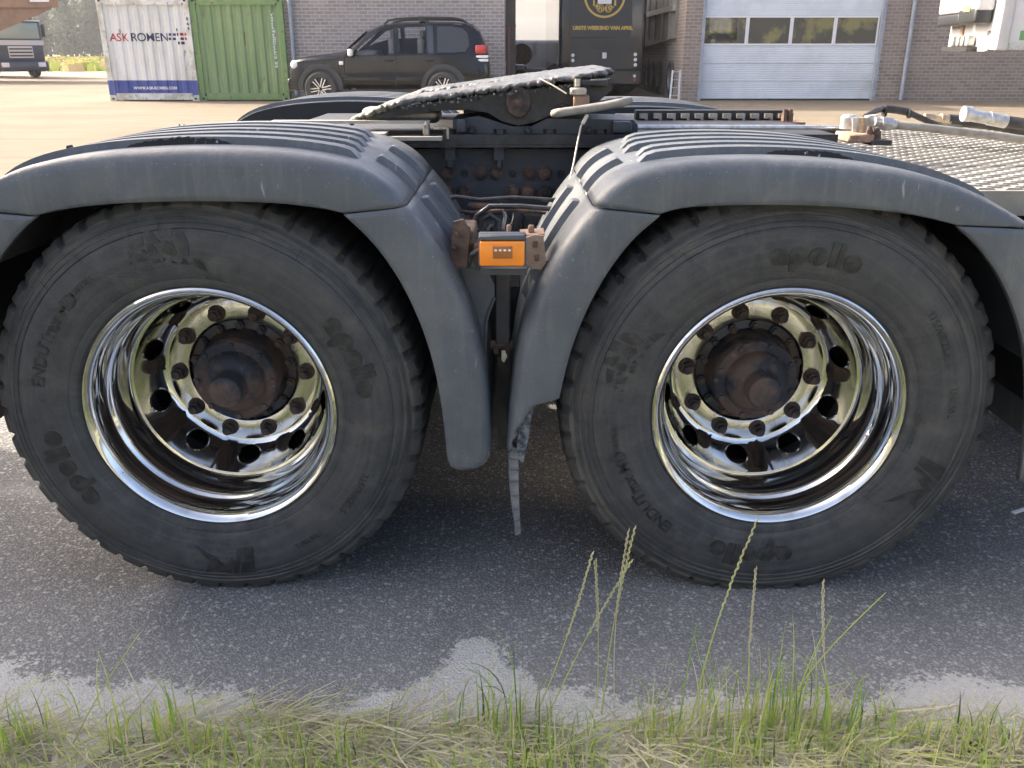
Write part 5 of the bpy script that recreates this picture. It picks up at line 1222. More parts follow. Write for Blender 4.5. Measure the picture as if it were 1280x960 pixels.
# lower part of the emblem: two spoked wheels under a cart box, lettering in an arc
for s in (-1, 1):
    for k in range(10):
        t = 2 * math.pi * k / 10; mb = MB(); c = Vector((ce.x + s * .115, YB - .016, ce.z - .34)); mb.bar(c + Vector((math.cos(t) * .03, 0, math.sin(t) * .03)), c + Vector((math.cos(t) * .12, 0, math.sin(t) * .12)), .004, .022, (0, 1, 0)); mb.build('emblem_spoke', MATS['gold'], bus, smooth=0)
    mb = MB(); c = (ce.x + s * .115, YB - .014, ce.z - .34); mb.lathe([(.105, -.002), (.085, -.002)], 24, c); mb.build('emblem_wheel', MATS['gold'], bus)
    mb = MB(); mb.bb(ce.x + s * .28, ce.x + s * .33, YB - .018, YB - .013, ce.z - .27, ce.z - .05); mb.build('emblem_post', MATS['gold'], bus, smooth=0)
mb = MB(); mb.bb(ce.x - .2, ce.x + .2, YB - .018, YB - .013, ce.z - .22, ce.z - .1); mb.build('emblem_box', MATS['paint_white'], bus, smooth=0)
for k, ch in enumerate('REUSEL'):
    V, F_ = text_polys(ch, .13, .006, 'CENTER'); t = R(-90 + (k - 2.5) * 15.5); r_ = rad - .19; ca, sa = math.cos(t + math.pi / 2), math.sin(t + math.pi / 2)
    flat(bus, [Vector((v.x * ca - v.y * sa, v.x * sa + v.y * ca, 0)) for v in V], F_, ce.x + r_ * math.cos(t), ce.z + r_ * math.sin(t), YB - .015, 'gold', 'lettering')
for x in (b0 + .15, b1 - .15): small_wheel(bus, x - bc, 3.2, .48, .48, .28, 0)
# ---- dark truck inside, beside the bus: its flank runs away from us
pm('grey_body', (.30, .285, .25), .5, c2=(.22, .21, .19), scale=1.2)
xt_ = wx(846, 26.2, 1.0); tk = thing('parked_truck', 'grey tipper truck with dark wheels, between the bus and the brick pier', 'truck', (xt_ + .0, 26.9, 0))
mb = MB(); mb.prism([(0, 0), (1, 0), (1, 1), (0, 1)], 0, 1); mb.v = []; mb.f = []; mb.m = []
pf = [(26.9, 1.62), (34.5, 1.35), (35.2, 3.4), (26.7, 3.6)]
mb.add([(xt_, y, z) for y, z in pf] + [(xt_ + 2.3, y, z) for y, z in pf], [(0, 1, 2, 3), (7, 6, 5, 4), (0, 4, 5, 1), (1, 5, 6, 2), (2, 6, 7, 3), (3, 7, 4, 0)]); mb.build('tipper_body', MATS['grey_body'], tk, smooth=0)
for y in (27.6, 29.0, 30.4, 31.8, 33.2): mb = MB(); mb.bb(xt_ - .05, xt_ - .001, y, y + .12, 1.62, 3.45); mb.build('body_rib', MATS['grey_body'], tk, smooth=0)
mb = MB(); mb.bb(xt_ - .08, xt_ - .0, 26.9, 35, 2.35, 2.5); mb.build('side_rail', MATS['zinc'], tk, smooth=0)
mb = MB(); mb.bb(xt_ + .15, xt_ + 2.1, 26.9, 36, .62, 1.3); mb.build('chassis', MATS['black_steel'], tk, smooth=0)
for y in (27.4, 29.6, 30.9, 32.2, 34.6):
    wh = empty('wheel', (xt_ + .15, y, .52), 0, tk); mb = MB(); mb.lathe([(.3, -.14), (.46, -.15), (.52, -.10), (.52, .10), (.46, .15), (.3, .14)], 28); mb.v = [(b_, a_, c_) for a_, b_, c_ in mb.v]; mb.build('tyre', MATS['rubber'], wh, local=True)
    mb = MB(); mb.lathe([(.3, -.13), (.28, -.10), (.15, -.04), (0, -.06)], 24); mb.v = [(b_, a_, c_) for a_, b_, c_ in mb.v]; mb.build('rim', MATS['zinc'], wh, local=True)
mb = MB(); mb.bb(xt_ + .1, xt_ + 2.2, 36.1, 38.2, .6, 3.1); mb.build('cab', MATS['black_plastic'], tk, smooth=0)
# ---- far white vehicle and a motorcycle in the gap
vn = thing('van', 'white van with a dark rounded wheel arch, far off through the gap between the halls', 'van', (wx(668, 38), 38, 0))
va, vb = wx(640, 38), wx(712, 38)
mb = MB(); mb.rbb(va, vb, 38, 40, .45, at(668, 50, 38).z, .15, 3); mb.build('body', MATS['paint_white'], vn)
mb = MB(); c = at(652, 68, 37.98); mb.cyl((c.x, 37.95, c.z), (c.x, 38.05, c.z), .42, 24); mb.build('arch', MATS['rust'], vn)
for k in range(4): mb = MB(); p = at(666 + 0, 56 + k * 4, 37.98); mb.bar(p + Vector((-.02, 0, -.02)), p + Vector((.16, 0, .10)), .01, .05, (0, 1, 0)); mb.build('stripe', MATS['black_plastic'], vn)
mb = MB(); mb.rbb(va + 1.55, va + 1.8, 37.96, 38.0, .9, 1.4, .02, 1); mb.build('window', MATS['glass_car'], vn)
for x in (va + .45, vb - .5): small_wheel(vn, x - wx(668, 38), .3, .36, .36, .22, 5)
mc = thing('motorcycle', 'black motorcycle with a tall clear windshield at the corner of the brick hall', 'motorcycle', (wx(648, 26.8), 26.8, 0))
cx_ = wx(648, 26.8)
for dx in (-.55, .75):
    wh = empty('wheel', (cx_ + dx, 26.8, .31), 0, mc); mb = MB(); mb.lathe([(.22, -.05), (.29, -.06), (.31, 0), (.29, .06), (.22, .05)], 28); mb.build('tyre', MATS['rubber'], wh, local=True); mb = MB(); mb.lathe([(.22, -.02), (.2, .0), (.22, .02)], 24); mb.bar((-.2, 0, 0), (.2, 0, 0), .02, .02); mb.bar((0, 0, -.2), (0, 0, .2), .02, .02, (1, 0, 0)); mb.build('rim', MATS['zinc'], wh, local=True)
mb = MB(); mb.rbox((cx_ + .05, 26.8, .48), (.55, .3, .34), .08); mb.build('engine', MATS['black_steel'], mc)
mb = MB(); mb.rbox((cx_ - .02, 26.8, .80), (.5, .3, .24), .10, 4); mb.build('fuel_tank', MATS['paint_black'], mc)
mb = MB(); mb.rbox((cx_ + .50, 26.8, .76), (.62, .3, .13), .06, 3); mb.build('saddle', MATS['black_plastic'], mc)
mb = MB(); mb.tube([(cx_ - .55, 26.72, .31), (cx_ - .38, 26.72, .75), (cx_ - .30, 26.72, 1.0)], .03, 8); mb.build('fork', MATS['zinc'], mc)
mb = MB(); mb.tube([(cx_ - .2, 26.45, 1.0), (cx_ - .28, 26.6, 1.06), (cx_ - .28, 27.0, 1.06), (cx_ - .2, 27.15, 1.0)], .018, 8); mb.build('handlebar', MATS['zinc'], mc)
mb = MB(); mb.cyl((cx_ - .5, 26.8, .92), (cx_ - .36, 26.8, .92), .10, 18); mb.build('headlamp', MATS['lamp_white'], mc)
mb = MB(); P = []
for j in range(6):
    for i in range(9):
        u = i / 8 - .5; t = j / 5; P.append((cx_ - .36 + .12 * t + .16 * u * u * 4 * .25 + u * .0, 26.8 + u * .55 * (1 - .35 * t * t), .98 + .52 * t))
mb.add(P, [(j * 9 + i, j * 9 + i + 1, (j + 1) * 9 + i + 1, (j + 1) * 9 + i) for j in range(5) for i in range(8)]); mb.build('windshield', MATS['window_glass'], mc)
mb = MB(); mb.tube([(cx_ + .1, 26.65, .35), (cx_ + .5, 26.62, .30), (cx_ + 1.0, 26.62, .36)], .04, 10); mb.build('exhaust', MATS['zinc'], mc)

# ---- refrigerated trailer, top right: front corner towards us
pm('reefer_white', (.50, .51, .52), .35, coat=.2, c2=(.44, .45, .46), scale=1.5); pm('reefer_side', (.55, .55, .55), .4, c2=(.5, .5, .5), scale=2)
th = R(66); YR = 15.0; z0 = at(1200, 62, YR).z; xr = (1246 - 640) / FOC * (YR * math.cos(PITCH) + (CAMH - z0) * math.sin(PITCH))
rf = thing('refrigerated_trailer', 'white refrigerated semitrailer with a cooling unit on its front wall', 'trailer', (xr, YR, 0), R(-9))
# local frame: +x along the trailer's side (away to the right), +y along the front wall (to the left and away)
def L2(nm, m, *bx, r=None, parent=rf):
    mb = MB()
    if r: mb.rbb(*bx, r, 3)
    else: mb.bb(*bx)
    return mb.build(nm, MATS[m], parent, local=True, smooth=30)
FW = 2.55
L2('box_body', 'reefer_side', 0, 13.4, 0, FW, z0, 4.0)
L2('front_wall', 'reefer_white', -.02, -.001, .0, FW, z0 + .02, 3.98); L2('corner_post', 'reefer_white', -.03, .16, -.02, .18, z0 - .01, 4.0, r=.03); L2('lower_rail', 'zinc', .161, 13.4, -.02, -.001, z0, z0 + .10); L2('chassis', 'black_steel', 1.8, 13.2, .9, 1.65, z0 - .2, z0 - .005)
zz1 = at(1200, 30, 15.8).z; zz2 = at(1200, 15, 15.8).z
L2('cooling_unit', 'reefer_white', -.30, -.021, .34, FW - .05, zz2 + .004, 3.6, r=.05); L2('unit_grille', 'black_plastic', -.29, -.022, 1.28, FW - .03, zz1, zz2, r=.04); L2('control_box', 'black_plastic', -.31, -.022, .36, 1.24, zz1 + .0, zz2 + .06, r=.05)
pm('display', (.30, .36, .12), .3); L2('display', 'display', -.318, -.3102, .62, .98, zz1 + .19, zz1 + .28); L2('unit_seam', 'black_plastic', -.302, -.3002, 1.255, 1.27, zz2 + .01, 3.5); mb = MB(); mb.lathe([(.0, -.005), (.06, -.004), (.075, 0)], 24); mb.v = [(-.301 + b_, .62 + a_ * 1.8, zz2 + .30 + c_ * .8) for a_, b_, c_ in mb.v]; mb.build('unit_badge', MATS['zinc'], rf, local=True)
L2('unit_arm', 'lamp_red', -.12, -.021, 1.0, 1.12, z0 + .50, z0 + .62); L2('front_marker', 'rust_pale', -.05, -.021, 1.72, 1.86, z0 + .22, z0 + .5); L2('gas_lid', 'brass', -.05, -.021, 2.0, 2.4, z0 + .35, z0 + .60); L2('step_shelf', 'black_steel', -.2, -.021, .85, 2.3, z0 - .03, z0 + .05)
for y in (1.0, 1.25, 1.5, 1.8): L2('air_coupling', 'zinc', -.17, -.04, y, y + .13, z0 + .052, z0 + .22, r=.02)
L2('plate_holder', 'paint_white', -.06, -.021, .36, .75, z0 - .02, z0 + .14)
pm('decal_green', (.12, .28, .10), .5); pm('decal_orange', (.6, .25, .05), .5)
L2('decal', 'decal_green', .30, .56, -.0025, -.001, z0 + .14, z0 + .28); L2('decal', 'decal_orange', .46, .72, -.004, -.0026, z0 + .14, z0 + .32)
V, F_ = text_polys('(612', .22, .006); mb = MB(); mb.add([(.95 + v.x, -.003, z0 + .14 + v.y) for v in V], F_); mb.build('lettering', MATS['paint_navy'], rf, local=True, smooth=0, fix=False)
V, F_ = text_polys('072', .12, .004); mb = MB(); mb.add([(-.023, .52 - v.x, z0 + .20 + v.y) for v in V], F_); mb.build('lettering', MATS['paint_navy'], rf, local=True, smooth=0, fix=False)
for x in (9.6, 10.9, 12.2):
    for y in (.2, FW - .2): small_wheel(rf, x, y, .5, .5, .34, 0, near=-1 if y < 1 else 1)
for y in (.6, FW - .6): L2('landing_leg', 'zinc', 2.3, 2.42, y - .06, y + .06, 0.0, z0 - .1); L2('landing_foot', 'zinc', 2.2, 2.52, y - .15, y + .15, 0.001, .04)

# ---- blue truck far left, three-quarter view, nose to the right
pm('truck_blue', (.015, .035, .075), .35, coat=.2, c2=(.02, .045, .09), scale=2); pm('truck_silver', (.5, .52, .54), .35); pm('windscreen_pale', (.22, .30, .29), .05, spec=.9)
YT = 47.5; bt = thing('blue_truck', 'dark blue truck with a silver band and a white roof sign, by the wood', 'truck', (wx(20, YT, 1.0), YT, 0), R(-38))
def LT(nm, m, *bx, r=None):
    mb = MB(); (mb.rbb(*bx, r, 3) if r else mb.bb(*bx)); return mb.build(nm, MATS[m], bt, local=True, smooth=30)
# local: nose to +x, near flank -y
LT('cab_body', 'truck_blue', -1.6, .62, -1.2, 1.2, .75, 2.75, r=.12); LT('cab_roof', 'truck_blue', -1.6, .25, -1.12, 1.12, 2.60, 3.35, r=.22); LT('bumper', 'truck_blue', -.3, .76, -1.24, 1.24, .32, .80, r=.08)
LT('silver_band', 'truck_silver', -1.2, .632, -1.212, 1.212, 1.55, 1.78); LT('windscreen', 'windscreen_pale', .55, .64, -1.05, 1.05, 1.85, 2.62, r=.04); LT('side_window', 'windscreen_pale', -.55, .35, -1.215, -1.19, 1.80, 2.5, r=.01)
LT('visor', 'truck_silver', .45, .85, -1.1, 1.1, 2.66, 2.74); LT('roof_sign', 'paint_white', .10, .32, -.75, .75, 2.95, 3.45, r=.04); LT('sign_face', 'truck_silver', .321, .335, -.65, .65, 3.02, 3.38)
for y in (-.5, -.17, .17, .5): LT('roof_lamp', 'lamp_white', .62, .70, y - .08, y + .08, 2.755, 2.87, r=.02)
for y in (-1.38, 1.25): LT('mirror', 'black_plastic', .45, .6, y, y + .14, 1.95, 2.55, r=.03)
LT('grille', 'truck_silver', .621, .65, -.6, .6, .95, 1.5, r=.01)
for z in (1.02, 1.18, 1.34): LT('grille_bar', 'black_plastic', .651, .665, -.56, .56, z, z + .07)
for y in (-1.1, .7): LT('headlamp', 'lamp_white', .70, .785, y, y + .38, .52, .74, r=.03)
LT('chassis', 'black_steel', -6, -.3, -.5, .5, .55, .9); LT('load_body', 'truck_blue', -7, -1.75, -1.25, 1.25, 1.0, 3.0)
for x in (-.55, -5.2):
    for y in (-1.05, 1.05): small_wheel(bt, x, y, .5, .5, .32, 0, 'zinc', near=-1 if y < 0 else 1)
# ---- brown tipper body whose sloping tail overhangs into view
pm('tipper_brown', (.26, .155, .095), .7, c2=(.20, .12, .08), scale=2); YO = 41.0
tp = thing('tipper_trailer', 'brown tipper trailer body with a sloping overhanging tail, in front of the blue truck', 'trailer', (wx(-160, YO, 1.0), YO, 0))
pl = [at(63.5, -60, YO), at(63.5, 11.5, YO), at(-20, 48, YO), at(-90, 70, YO), at(-420, 70, YO), at(-420, -60, YO)]
mb = MB(); mb.prism([(p.x, p.z) for p in pl], YO, YO + 2.5); mb.v = [(a_ - (b_ - YO) * .62, b_, c_) for a_, b_, c_ in mb.v]; mb.build('tipper_body', MATS['tipper_brown'], tp, smooth=0)
mb = MB(); p, q = at(-420, 9.5, YO), at(62, -60, YO); mb.bb(p.x, q.x, YO - .09, YO - .001, p.z, q.z); mb.build('side_board', MATS['tipper_brown'], tp, smooth=0)
mb = MB(); p, q = at(39, 2.5, YO), at(62, -4, YO); mb.bb(p.x, q.x, YO - .11, YO - .0905, p.z, q.z); mb.build('marker_plate', MATS['paint_white'], tp, smooth=0)
q = at(-420, 70, YO); mb = MB(); mb.bb(q.x, q.x + 10.5, YO + .6, YO + 1.9, .6, q.z - .002); mb.build('chassis', MATS['black_steel'], tp, smooth=0)
for x in (1.5, 2.9, 8.0):
    for y in (.25, 2.25): small_wheel(tp, q.x + x - wx(-160, YO, 1.0), y, .5, .5, .34, 0, 'zinc', near=-1 if y < 1 else 1)

# ---- box semitrailer added unseen in line behind the tractor, left of the frame: its shadow covers the near wheels
pm('trailer_white', (.55, .55, .54), .45, c2=(.48, .48, .46), scale=1.5)
TX, TY0, TY1 = -3.25, .75, 3.42
tr = thing('shade_trailer', 'unseen white box semitrailer added behind the tractor to shade its near wheels', 'trailer', (TX - 6.5, (TY0 + TY1) / 2, 0))
mb = MB(); mb.bb(TX - 13.2, TX, TY0, TY1, 1.15, 4.0); mb.build('box_body', MATS['trailer_white'], tr, smooth=0)
for y in (TY0 + .02, (TY0 + TY1) / 2 + .01): mb = MB(); mb.bb(TX + .001, TX + .03, y, y + (TY1 - TY0) / 2 - .04, 1.2, 3.95); d_ = mb.build('rear_door', MATS['trailer_white'], tr, smooth=0)
for y in (TY0 + .4, TY0 + 1.1, TY1 - 1.1, TY1 - .4): mb = MB(); mb.cyl((TX + .055, y, 1.1), (TX + .055, y, 3.98), .018, 8); mb.build('lock_rod', MATS['zinc'], tr)
mb = MB(); mb.bb(TX - 13, TX - .1, TY0 + .8, TY1 - .8, .85, 1.149); mb.build('chassis', MATS['black_steel'], tr, smooth=0)
mb = MB(); mb.bb(TX - .12, TX - .02, TY0 + .05, TY1 - .05, .45, .62); mb.build('under_run_bar', MATS['zinc'], tr, smooth=0)
for y in (TY0 + .05, TY1 - .45): mb = MB(); mb.bb(TX - .06, TX + .02, y, y + .4, .9, 1.05); mb.build('tail_lamp', MATS['lamp_red'], tr, smooth=0)
for x in (1.4, 2.7, 4.0):
    for y in (TY0 + .2, TY1 - .2): small_wheel(tr, TX - x - wloc(tr).x, y - wloc(tr).y, .5, .5, .36, 0, 'zinc', near=-1 if y < 2 else 1)
# ------------------------------------------------------------------ verge grass, seed stalks, far trees
def leaf_mat(name, c, c2, rough=.55):
    m, N, L, B = node_mat(name); tc = N.new('ShaderNodeTexCoord')
    B.inputs['Roughness'].default_value = rough
    L.new(mix(N, L, rng(N, L, nz(N, L, tc.outputs['Object'], 9), .35, .65), c, c2), B.inputs['Base Color'])
    tr = N.new('ShaderNodeBsdfTranslucent'); tr.inputs[0].default_value = (*[min(1, x * 1.25) for x in c2], 1)
    ms = N.new('ShaderNodeMixShader'); ms.inputs[0].default_value = .35
    L.new(B.outputs[0], ms.inputs[1]); L.new(tr.outputs[0], ms.inputs[2]); L.new(ms.outputs[0], N['Material Output'].inputs[0])
    return m
leaf_mat('grass_green', (.21, .36, .045), (.30, .45, .075)); leaf_mat('grass_yellow', (.42, .49, .10), (.52, .56, .16)); leaf_mat('grass_dark', (.07, .13, .025), (.11, .18, .04))
leaf_mat('straw', (.54, .49, .29), (.64, .59, .39)); leaf_mat('straw_dull', (.34, .31, .2), (.44, .4, .28))
GM = ['grass_green', 'grass_yellow', 'grass_dark', 'straw', 'straw_dull']
def blade(mb, base, hgt, lean, az, wd, mi, seg=5, droop=1.6):
    mb.cm = mi; d = Vector((math.cos(az), math.sin(az), 0)); s = Vector((-d.y, d.x, 0)); P = []; p = Vector(base); ang = .05
    for i in range(seg + 1):
        t = i / seg; ww = wd * (1 - t) ** .6 * (.55 + .45 * min(1, t * 4)) if i < seg else wd * .06
        tw = s * math.cos(t * .9) + d * math.sin(t * .9) * .5
        P += [p - tw * ww / 2, p + tw * ww / 2]
        a = lean * (t ** droop) + .04; p = p + (d * math.sin(a) + Vector((0, 0, 1)) * math.cos(a)) * hgt / seg
    mb.add(P, [(2 * i, 2 * i + 1, 2 * i + 3, 2 * i + 2) for i in range(seg)])
rnd = random.Random(21)
def nfield(x, y): return .5 + .25 * math.sin(x * 4.3 + 1.7) + .15 * math.sin(x * 11.1 + y * 7) + .12 * math.sin(x * 23 + 2)
mb = MB()
tall_x = [at(600, 890, 1.5).x, at(900, 890, 1.5).x, at(1010, 890, 1.5).x, at(1040, 890, 1.5).x]
CL = [(rnd.uniform(-2.6, 2.6), 1.46 - abs(rnd.gauss(0, .09)), rnd.uniform(.03, .09)) for _ in range(95)] + [(rnd.uniform(-2.6, 2.6), rnd.uniform(.6, 1.32), rnd.uniform(.05, .14)) for _ in range(140)]
for k in range(44000):
    x = rnd.uniform(-2.6, 2.6); y = rnd.uniform(.55, 1.50)
    lim = 1.395 + .055 * nfield(x * 1.3 + 2, 0) + rnd.gauss(0, .018)
    if y > lim: continue
    dn = max(math.exp(-((x - a_) ** 2 + (y - b_) ** 2 * 2) / (c_ * c_)) for a_, b_, c_ in CL)
    if rnd.random() > .05 + .60 * dn: continue
    near = min(1, max(.35, (1.52 - y) / .25))
    hg = rnd.uniform(.04, .13) * (.5 + .6 * near) * (.7 + .6 * dn); mi = rnd.choices(range(5), (32, 42, 5, 15, 6))[0]
    blade(mb, (x, y, verge_z(x, y) - .003), hg, rnd.uniform(.3, 2.0), rnd.uniform(0, 6.28), rnd.uniform(.0022, .0052), mi)
# taller tufts
for cx_, cy, n, hh in ((-.71, 1.40, 26, .16), (-.62, 1.36, 14, .12), (-.02, 1.42, 34, .15), (.06, 1.40, 20, .12), (.42, 1.42, 22, .20), (.55, 1.43, 44, .22), (.60, 1.41, 24, .16), (.66, 1.42, 26, .20), (.30, 1.38, 20, .14), (-.32, 1.36, 22, .10), (.9, 1.38, 22, .10), (-.9, 1.4, 20, .11), (-.45, 1.38, 16, .12)):
    for k in range(n):
        x = cx_ + rnd.gauss(0, .055); y = cy + rnd.gauss(0, .035)
        blade(mb, (x, y, verge_z(x, y) - .004), hh * rnd.uniform(.5, 1.25), rnd.uniform(.15, 1.9), rnd.uniform(0, 6.28), rnd.uniform(.003, .006), rnd.choices(range(5), (38, 42, 6, 12, 2))[0], 7, 2.2)
o = link('grass', mb.mesh('grass', [MATS[g] for g in GM], 0, fix=False)); tag(o, 'short green and yellowed grass along the sandy verge', 'grass', kind='stuff')
# cut straw lying on the sand
mb = MB()
for k in range(9000):
    x = rnd.uniform(-2.4, 2.4); y = rnd.gauss(1.375, .075)
    if y > 1.405 + .085 * nfield(x * 1.3 + 2, 0) + rnd.gauss(0, .012) or rnd.random() > .25 + .9 * nfield(x * 1.7 + 5, y * 3): continue
    mb.cm = rnd.choices((0, 1, 2), (40, 45, 15))[0]
    L_ = rnd.uniform(.04, .19); a = rnd.gauss(0, .75); d = Vector((math.cos(a), math.sin(a), rnd.gauss(0, .10))); s = Vector((-d.y, d.x, 0)).normalized(); wd = rnd.uniform(.0012, .0034)
    p = Vector((x, y, max(0, verge_z(x, y)) + rnd.uniform(.002, .020))); c1 = p + d * L_ * .5 + s * rnd.gauss(0, .008) + Vector((0, 0, rnd.uniform(0, .008))); c2 = p + d * L_
    Q = []
    for q, ww in ((p, wd), (c1, wd), (c2, wd * .4)): Q += [q - s * ww / 2, q + s * ww / 2 + Vector((0, 0, wd * .4))]
    mb.add(Q, [(0, 1, 3, 2), (2, 3, 5, 4)])
o = link('cut_straw', mb.mesh('cut_straw', [MATS['straw'], MATS['straw_dull'], MATS['grass_yellow']], 0, fix=False)); tag(o, 'dry cut straw scattered along the edge of the sand', 'straw', kind='stuff')
# seed stalks, each a plant of its own
def stalk(base, tip, bend, label, seeds=True, col_='grass_yellow', r=.0013, leaf=False):
    t = thing('grass_stalk', label, 'grass stalk', base, 0, 'tall grass stalks at the verge')
    a = Vector(base); b = Vector(tip); n = 14; P = []
    side = Vector((b.x - a.x, 0, 0)); side = side.normalized() if side.length > 1e-4 else Vector((1, 0, 0))
    for i in range(n + 1):
        k = i / n; p = a.lerp(b, k) - side * bend * math.sin(math.pi * k) * (b - a).length; P.append(p)
    mb = MB(); mb.tube(P, [r * (1.15 - .6 * i / n) for i in range(n + 1)], 5); mb.build('stem', MATS[col_], t)
    if seeds:
        mb = MB(); m_ = 30
        for i in range(m_):
            k = .52 + .48 * i / m_; j = min(int(k * n), n - 1); p = P[j].lerp(P[j + 1], k * n - j); d = (P[j + 1] - P[j]).normalized()
            s = Vector((d.z, rnd.uniform(-.6, .6), -d.x)) * (1 if i % 2 else -1) * rnd.uniform(.4, 1.2)
            c = p + s * .0014; mb.tube([c - d * .001, c + d * .004 + s * .0012, c + d * .010 + s * .0004], [.0005, .0014, .0003], 5)
        mb.build('seed_head', MATS['straw'], t)
    if leaf:
        mb = MB(); blade(mb, a.lerp(b, .3), .14, 1.6, 3.4 if b.x > a.x else .3, .005, 0, 7, 1.4); mb.build('leaf', MATS['grass_green'], t, smooth=0)
def Gp(px, py): 
    p = atz(px, py, .01); return (p.x, p.y, .0)
def Tp(px, py, Y): return at(px, py, Y)
b = Gp(684, 892); stalk(b, Tp(790, 700, b[1] + .10), .02, 'leaning seed stalk whose tip crosses two upright stalks')
b = Gp(664, 905); stalk(b, Tp(741, 690, b[1] + .10), -.02, 'long leaning seed stalk closest to the sand tongue')
b = Gp(746, 880); stalk(b, Tp(744, 700, b[1] + .08), .015, 'thin upright stalk between two leaning seed stalks', r=.001)
b = Gp(752, 888); stalk(b, Tp(794, 658, b[1] + .12), .02, 'tall seed stalk reaching up towards the torn mudguard strip'); b = Gp(768, 880); stalk(b, Tp(786, 662, b[1] + .12), .03, 'reddish seed stalk close beside the tallest leaning one', col_='straw', r=.001)
b = Gp(862, 908); stalk(b, Tp(947, 648, b[1] + .14), .03, 'tallest seed stalk, its braided head over the polished rim', r=.0016, leaf=True)
b = Gp(934, 900); stalk(b, Tp(945, 710, b[1] + .08), .01, 'straight reddish stalk below the braided seed head', col_='straw', r=.001)
b = Gp(1044, 905); stalk(b, Tp(1029, 726, b[1] + .08), -.03, 'pale bent stalk standing in front of the lettered tyre', col_='straw', r=.001)
b = Gp(962, 915); stalk(b, Tp(1107, 741, b[1] + .12), .06, 'arching green stalk that leans furthest over the asphalt', seeds=False, r=.0016)
b = Gp(985, 912); stalk(b, Tp(1040, 770, b[1] + .08), .04, 'short arching stalk under the far-leaning one', seeds=False)
b = Gp(848, 908); stalk(b, Tp(871, 780, b[1] + .06), .01, 'upright green stalk with a broad leaf near the sand', seeds=False, leaf=True, col_='grass_green', r=.0016)
b = Gp(905, 905); stalk(b, Tp(868, 795, b[1] + .06), -.03, 'thin curved stalk beside the upright green one', seeds=False, r=.001)
b = Gp(90, 925); stalk(b, Tp(176, 790, b[1] + .06), .03, 'lone stalk with a blunt blade, leaning over the bare asphalt', seeds=False, r=.0014)
b = Gp(648, 920); stalk(b, Tp(641, 800, b[1] + .05), .0, 'dark upright stalk beside the drooping blades', seeds=False, col_='grass_dark', r=.0011)
# drooping broad blades by the sand tongue
bl = thing('grass_tuft', 'tuft of broad drooping green blades in front of the sand tongue', 'grass tuft', (at(630, 905, 1.45).x, 1.44, 0))
for (px, py), hg, az, ln in (((622, 905), .20, 3.2, 2.1), ((635, 905), .21, 3.0, 2.3), ((640, 910), .17, 3.5, 2.0), ((652, 900), .15, 6.0, 1.7), ((612, 905), .12, 2.6, 1.4), ((628, 915), .15, .5, 1.9)):
    p = Gp(px, py); mb = MB(); blade(mb, (p[0], p[1], 0), hg, ln, az, .0065, 0, 10, 2.4); mb.build('blade', MATS[rnd.choice(('grass_green', 'grass_dark', 'grass_green'))], bl, smooth=0)
bl = thing('grass_tuft', 'tuft of short upright green blades beside the lone leaning stalk', 'grass tuft', (at(25, 905, 1.45).x, 1.42, 0))
for (px, py), hg, az, ln in (((15, 930), .13, .4, .5), ((22, 925), .15, .2, .7), ((30, 930), .12, 2.6, .9), ((35, 935), .10, .9, .4), ((8, 935), .12, 2.8, .6)):
    p = Gp(px, py); mb = MB(); blade(mb, (p[0], p[1], 0), hg, ln, az, .005, 0, 8, 1.8); mb.build('blade', MATS['grass_green'], bl, smooth=0)
# a pale splinter of plastic on the asphalt
mb = MB(); p = atz(1266, 641, .004); mb.bar(p, p + Vector((.075, .02, .012)), .012, .004); o = mb.build('plastic_shard', MATS['paint_white']); tag(o, 'pale plastic shard lying on the asphalt behind the tyre', 'debris')
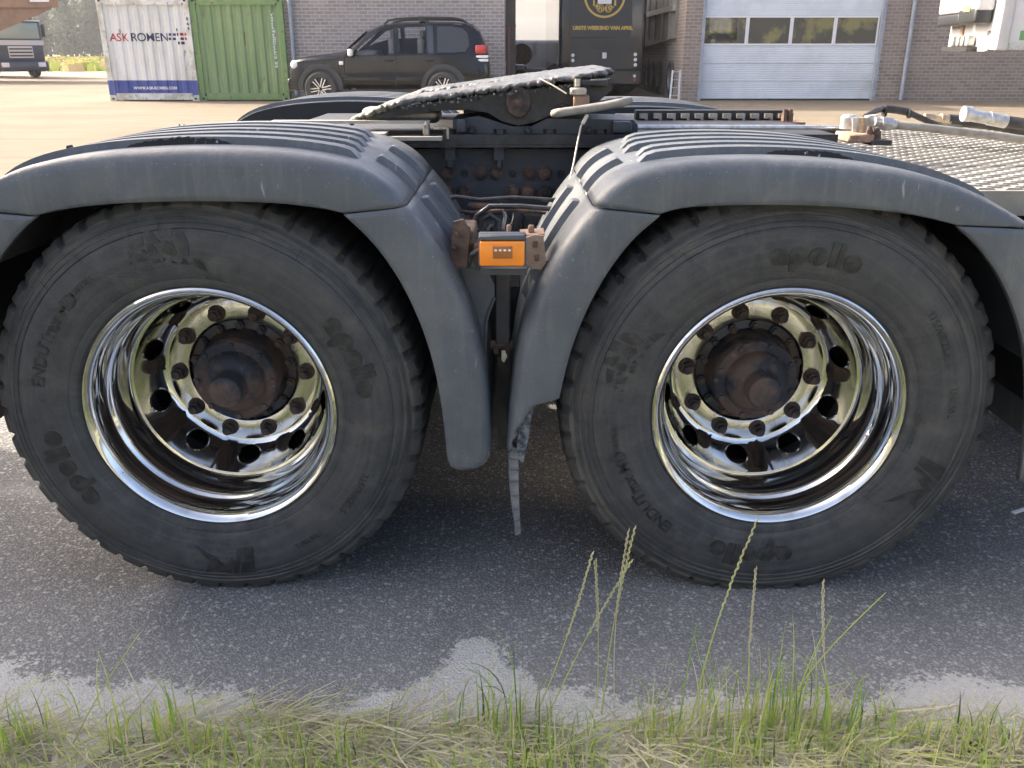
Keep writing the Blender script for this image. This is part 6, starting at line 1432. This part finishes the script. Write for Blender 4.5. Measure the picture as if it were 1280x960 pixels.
# far pine wood
leaf_mat('pine', (.035, .062, .04), (.06, .09, .055), .8); pm('trunk', (.12, .085, .06), .9)
mb = MB(); rnd = random.Random(8)
for k in range(330):
    row = k % 3; x = rnd.uniform(-190, -48); y = 225 + row * 9 + rnd.uniform(-4, 4); hgt = rnd.uniform(12.0, 16.5); cr = rnd.uniform(1.9, 3.0)
    mb.cm = 1; mb.cyl((x, y, -.1), (x, y, hgt * .93), .2, 5, .05, False); mb.cm = 0
    for j in range(230 if row == 0 else 120):
        t = rnd.random() ** .8; z = hgt * (.03 + .99 * t); rr = cr * (1.05 - t) ** .55 * rnd.uniform(.25, 1.05); a = rnd.uniform(0, 6.28)
        p = Vector((x + rr * math.cos(a), y + rr * math.sin(a), z + rnd.uniform(-.3, .3))); s = rnd.uniform(.35, .8)
        u = Vector((rnd.gauss(0, 1), rnd.gauss(0, 1), rnd.gauss(0, .6))).normalized(); v = u.orthogonal().normalized()
        mb.add([p - u * s, p + v * s * .6, p + u * s, p - v * s * .6 - Vector((0, 0, .25))], [(0, 1, 2, 3)])
o = link('pine_wood', mb.mesh('pine_wood', [MATS['pine'], MATS['trunk']], 0, fix=False)); tag(o, 'hazy dark pine wood beyond the yellow field', 'wood', kind='stuff')
leaf_mat('crop_yellow', (.22, .19, .045), (.26, .23, .07)); leaf_mat('crop_tan', (.24, .19, .10), (.28, .22, .12)); leaf_mat('crop_green', (.10, .14, .03), (.15, .18, .045))
# stems of the field crop
mb = MB()
for k in range(9000):
    x = rnd.uniform(-75, 5); y = rnd.uniform(62, 150); mb.cm = rnd.randrange(3); s = rnd.uniform(.25, .6); a = rnd.uniform(0, 3.14); d = Vector((math.cos(a), math.sin(a), 0)) * s * .8
    p = Vector((x, y, -.03)); mb.add([p - d, p + d, p + d * .6 + Vector((0, 0, s)), p - d * .6 + Vector((0, 0, s * rnd.uniform(.6, 1)))], [(0, 1, 2, 3)])
o = link('field_crop', mb.mesh('field_crop', [MATS['crop_yellow'], MATS['crop_tan'], MATS['crop_green']], 0, fix=False)); tag(o, 'yellow-green crop in the field before the wood', 'crop', kind='stuff')
# ------------------------------------------------------------------ morning haze over the yard and field
m = bpy.data.materials.new('haze_air'); m.use_nodes = True; N = m.node_tree.nodes; L = m.node_tree.links
N.remove(N['Principled BSDF']); pv = N.new('ShaderNodeVolumePrincipled'); pv.inputs['Color'].default_value = (.93, .95, .97, 1); pv.inputs['Density'].default_value = .00035; pv.inputs['Anisotropy'].default_value = .3
L.new(pv.outputs[0], N['Material Output'].inputs['Volume'])
mb = MB(); mb.bb(-950, 950, -950, 950, -1.1, 30); o = link('haze', mb.mesh('haze', m, 0)); tag(o, 'thin pale haze in the air', 'haze', kind='stuff')
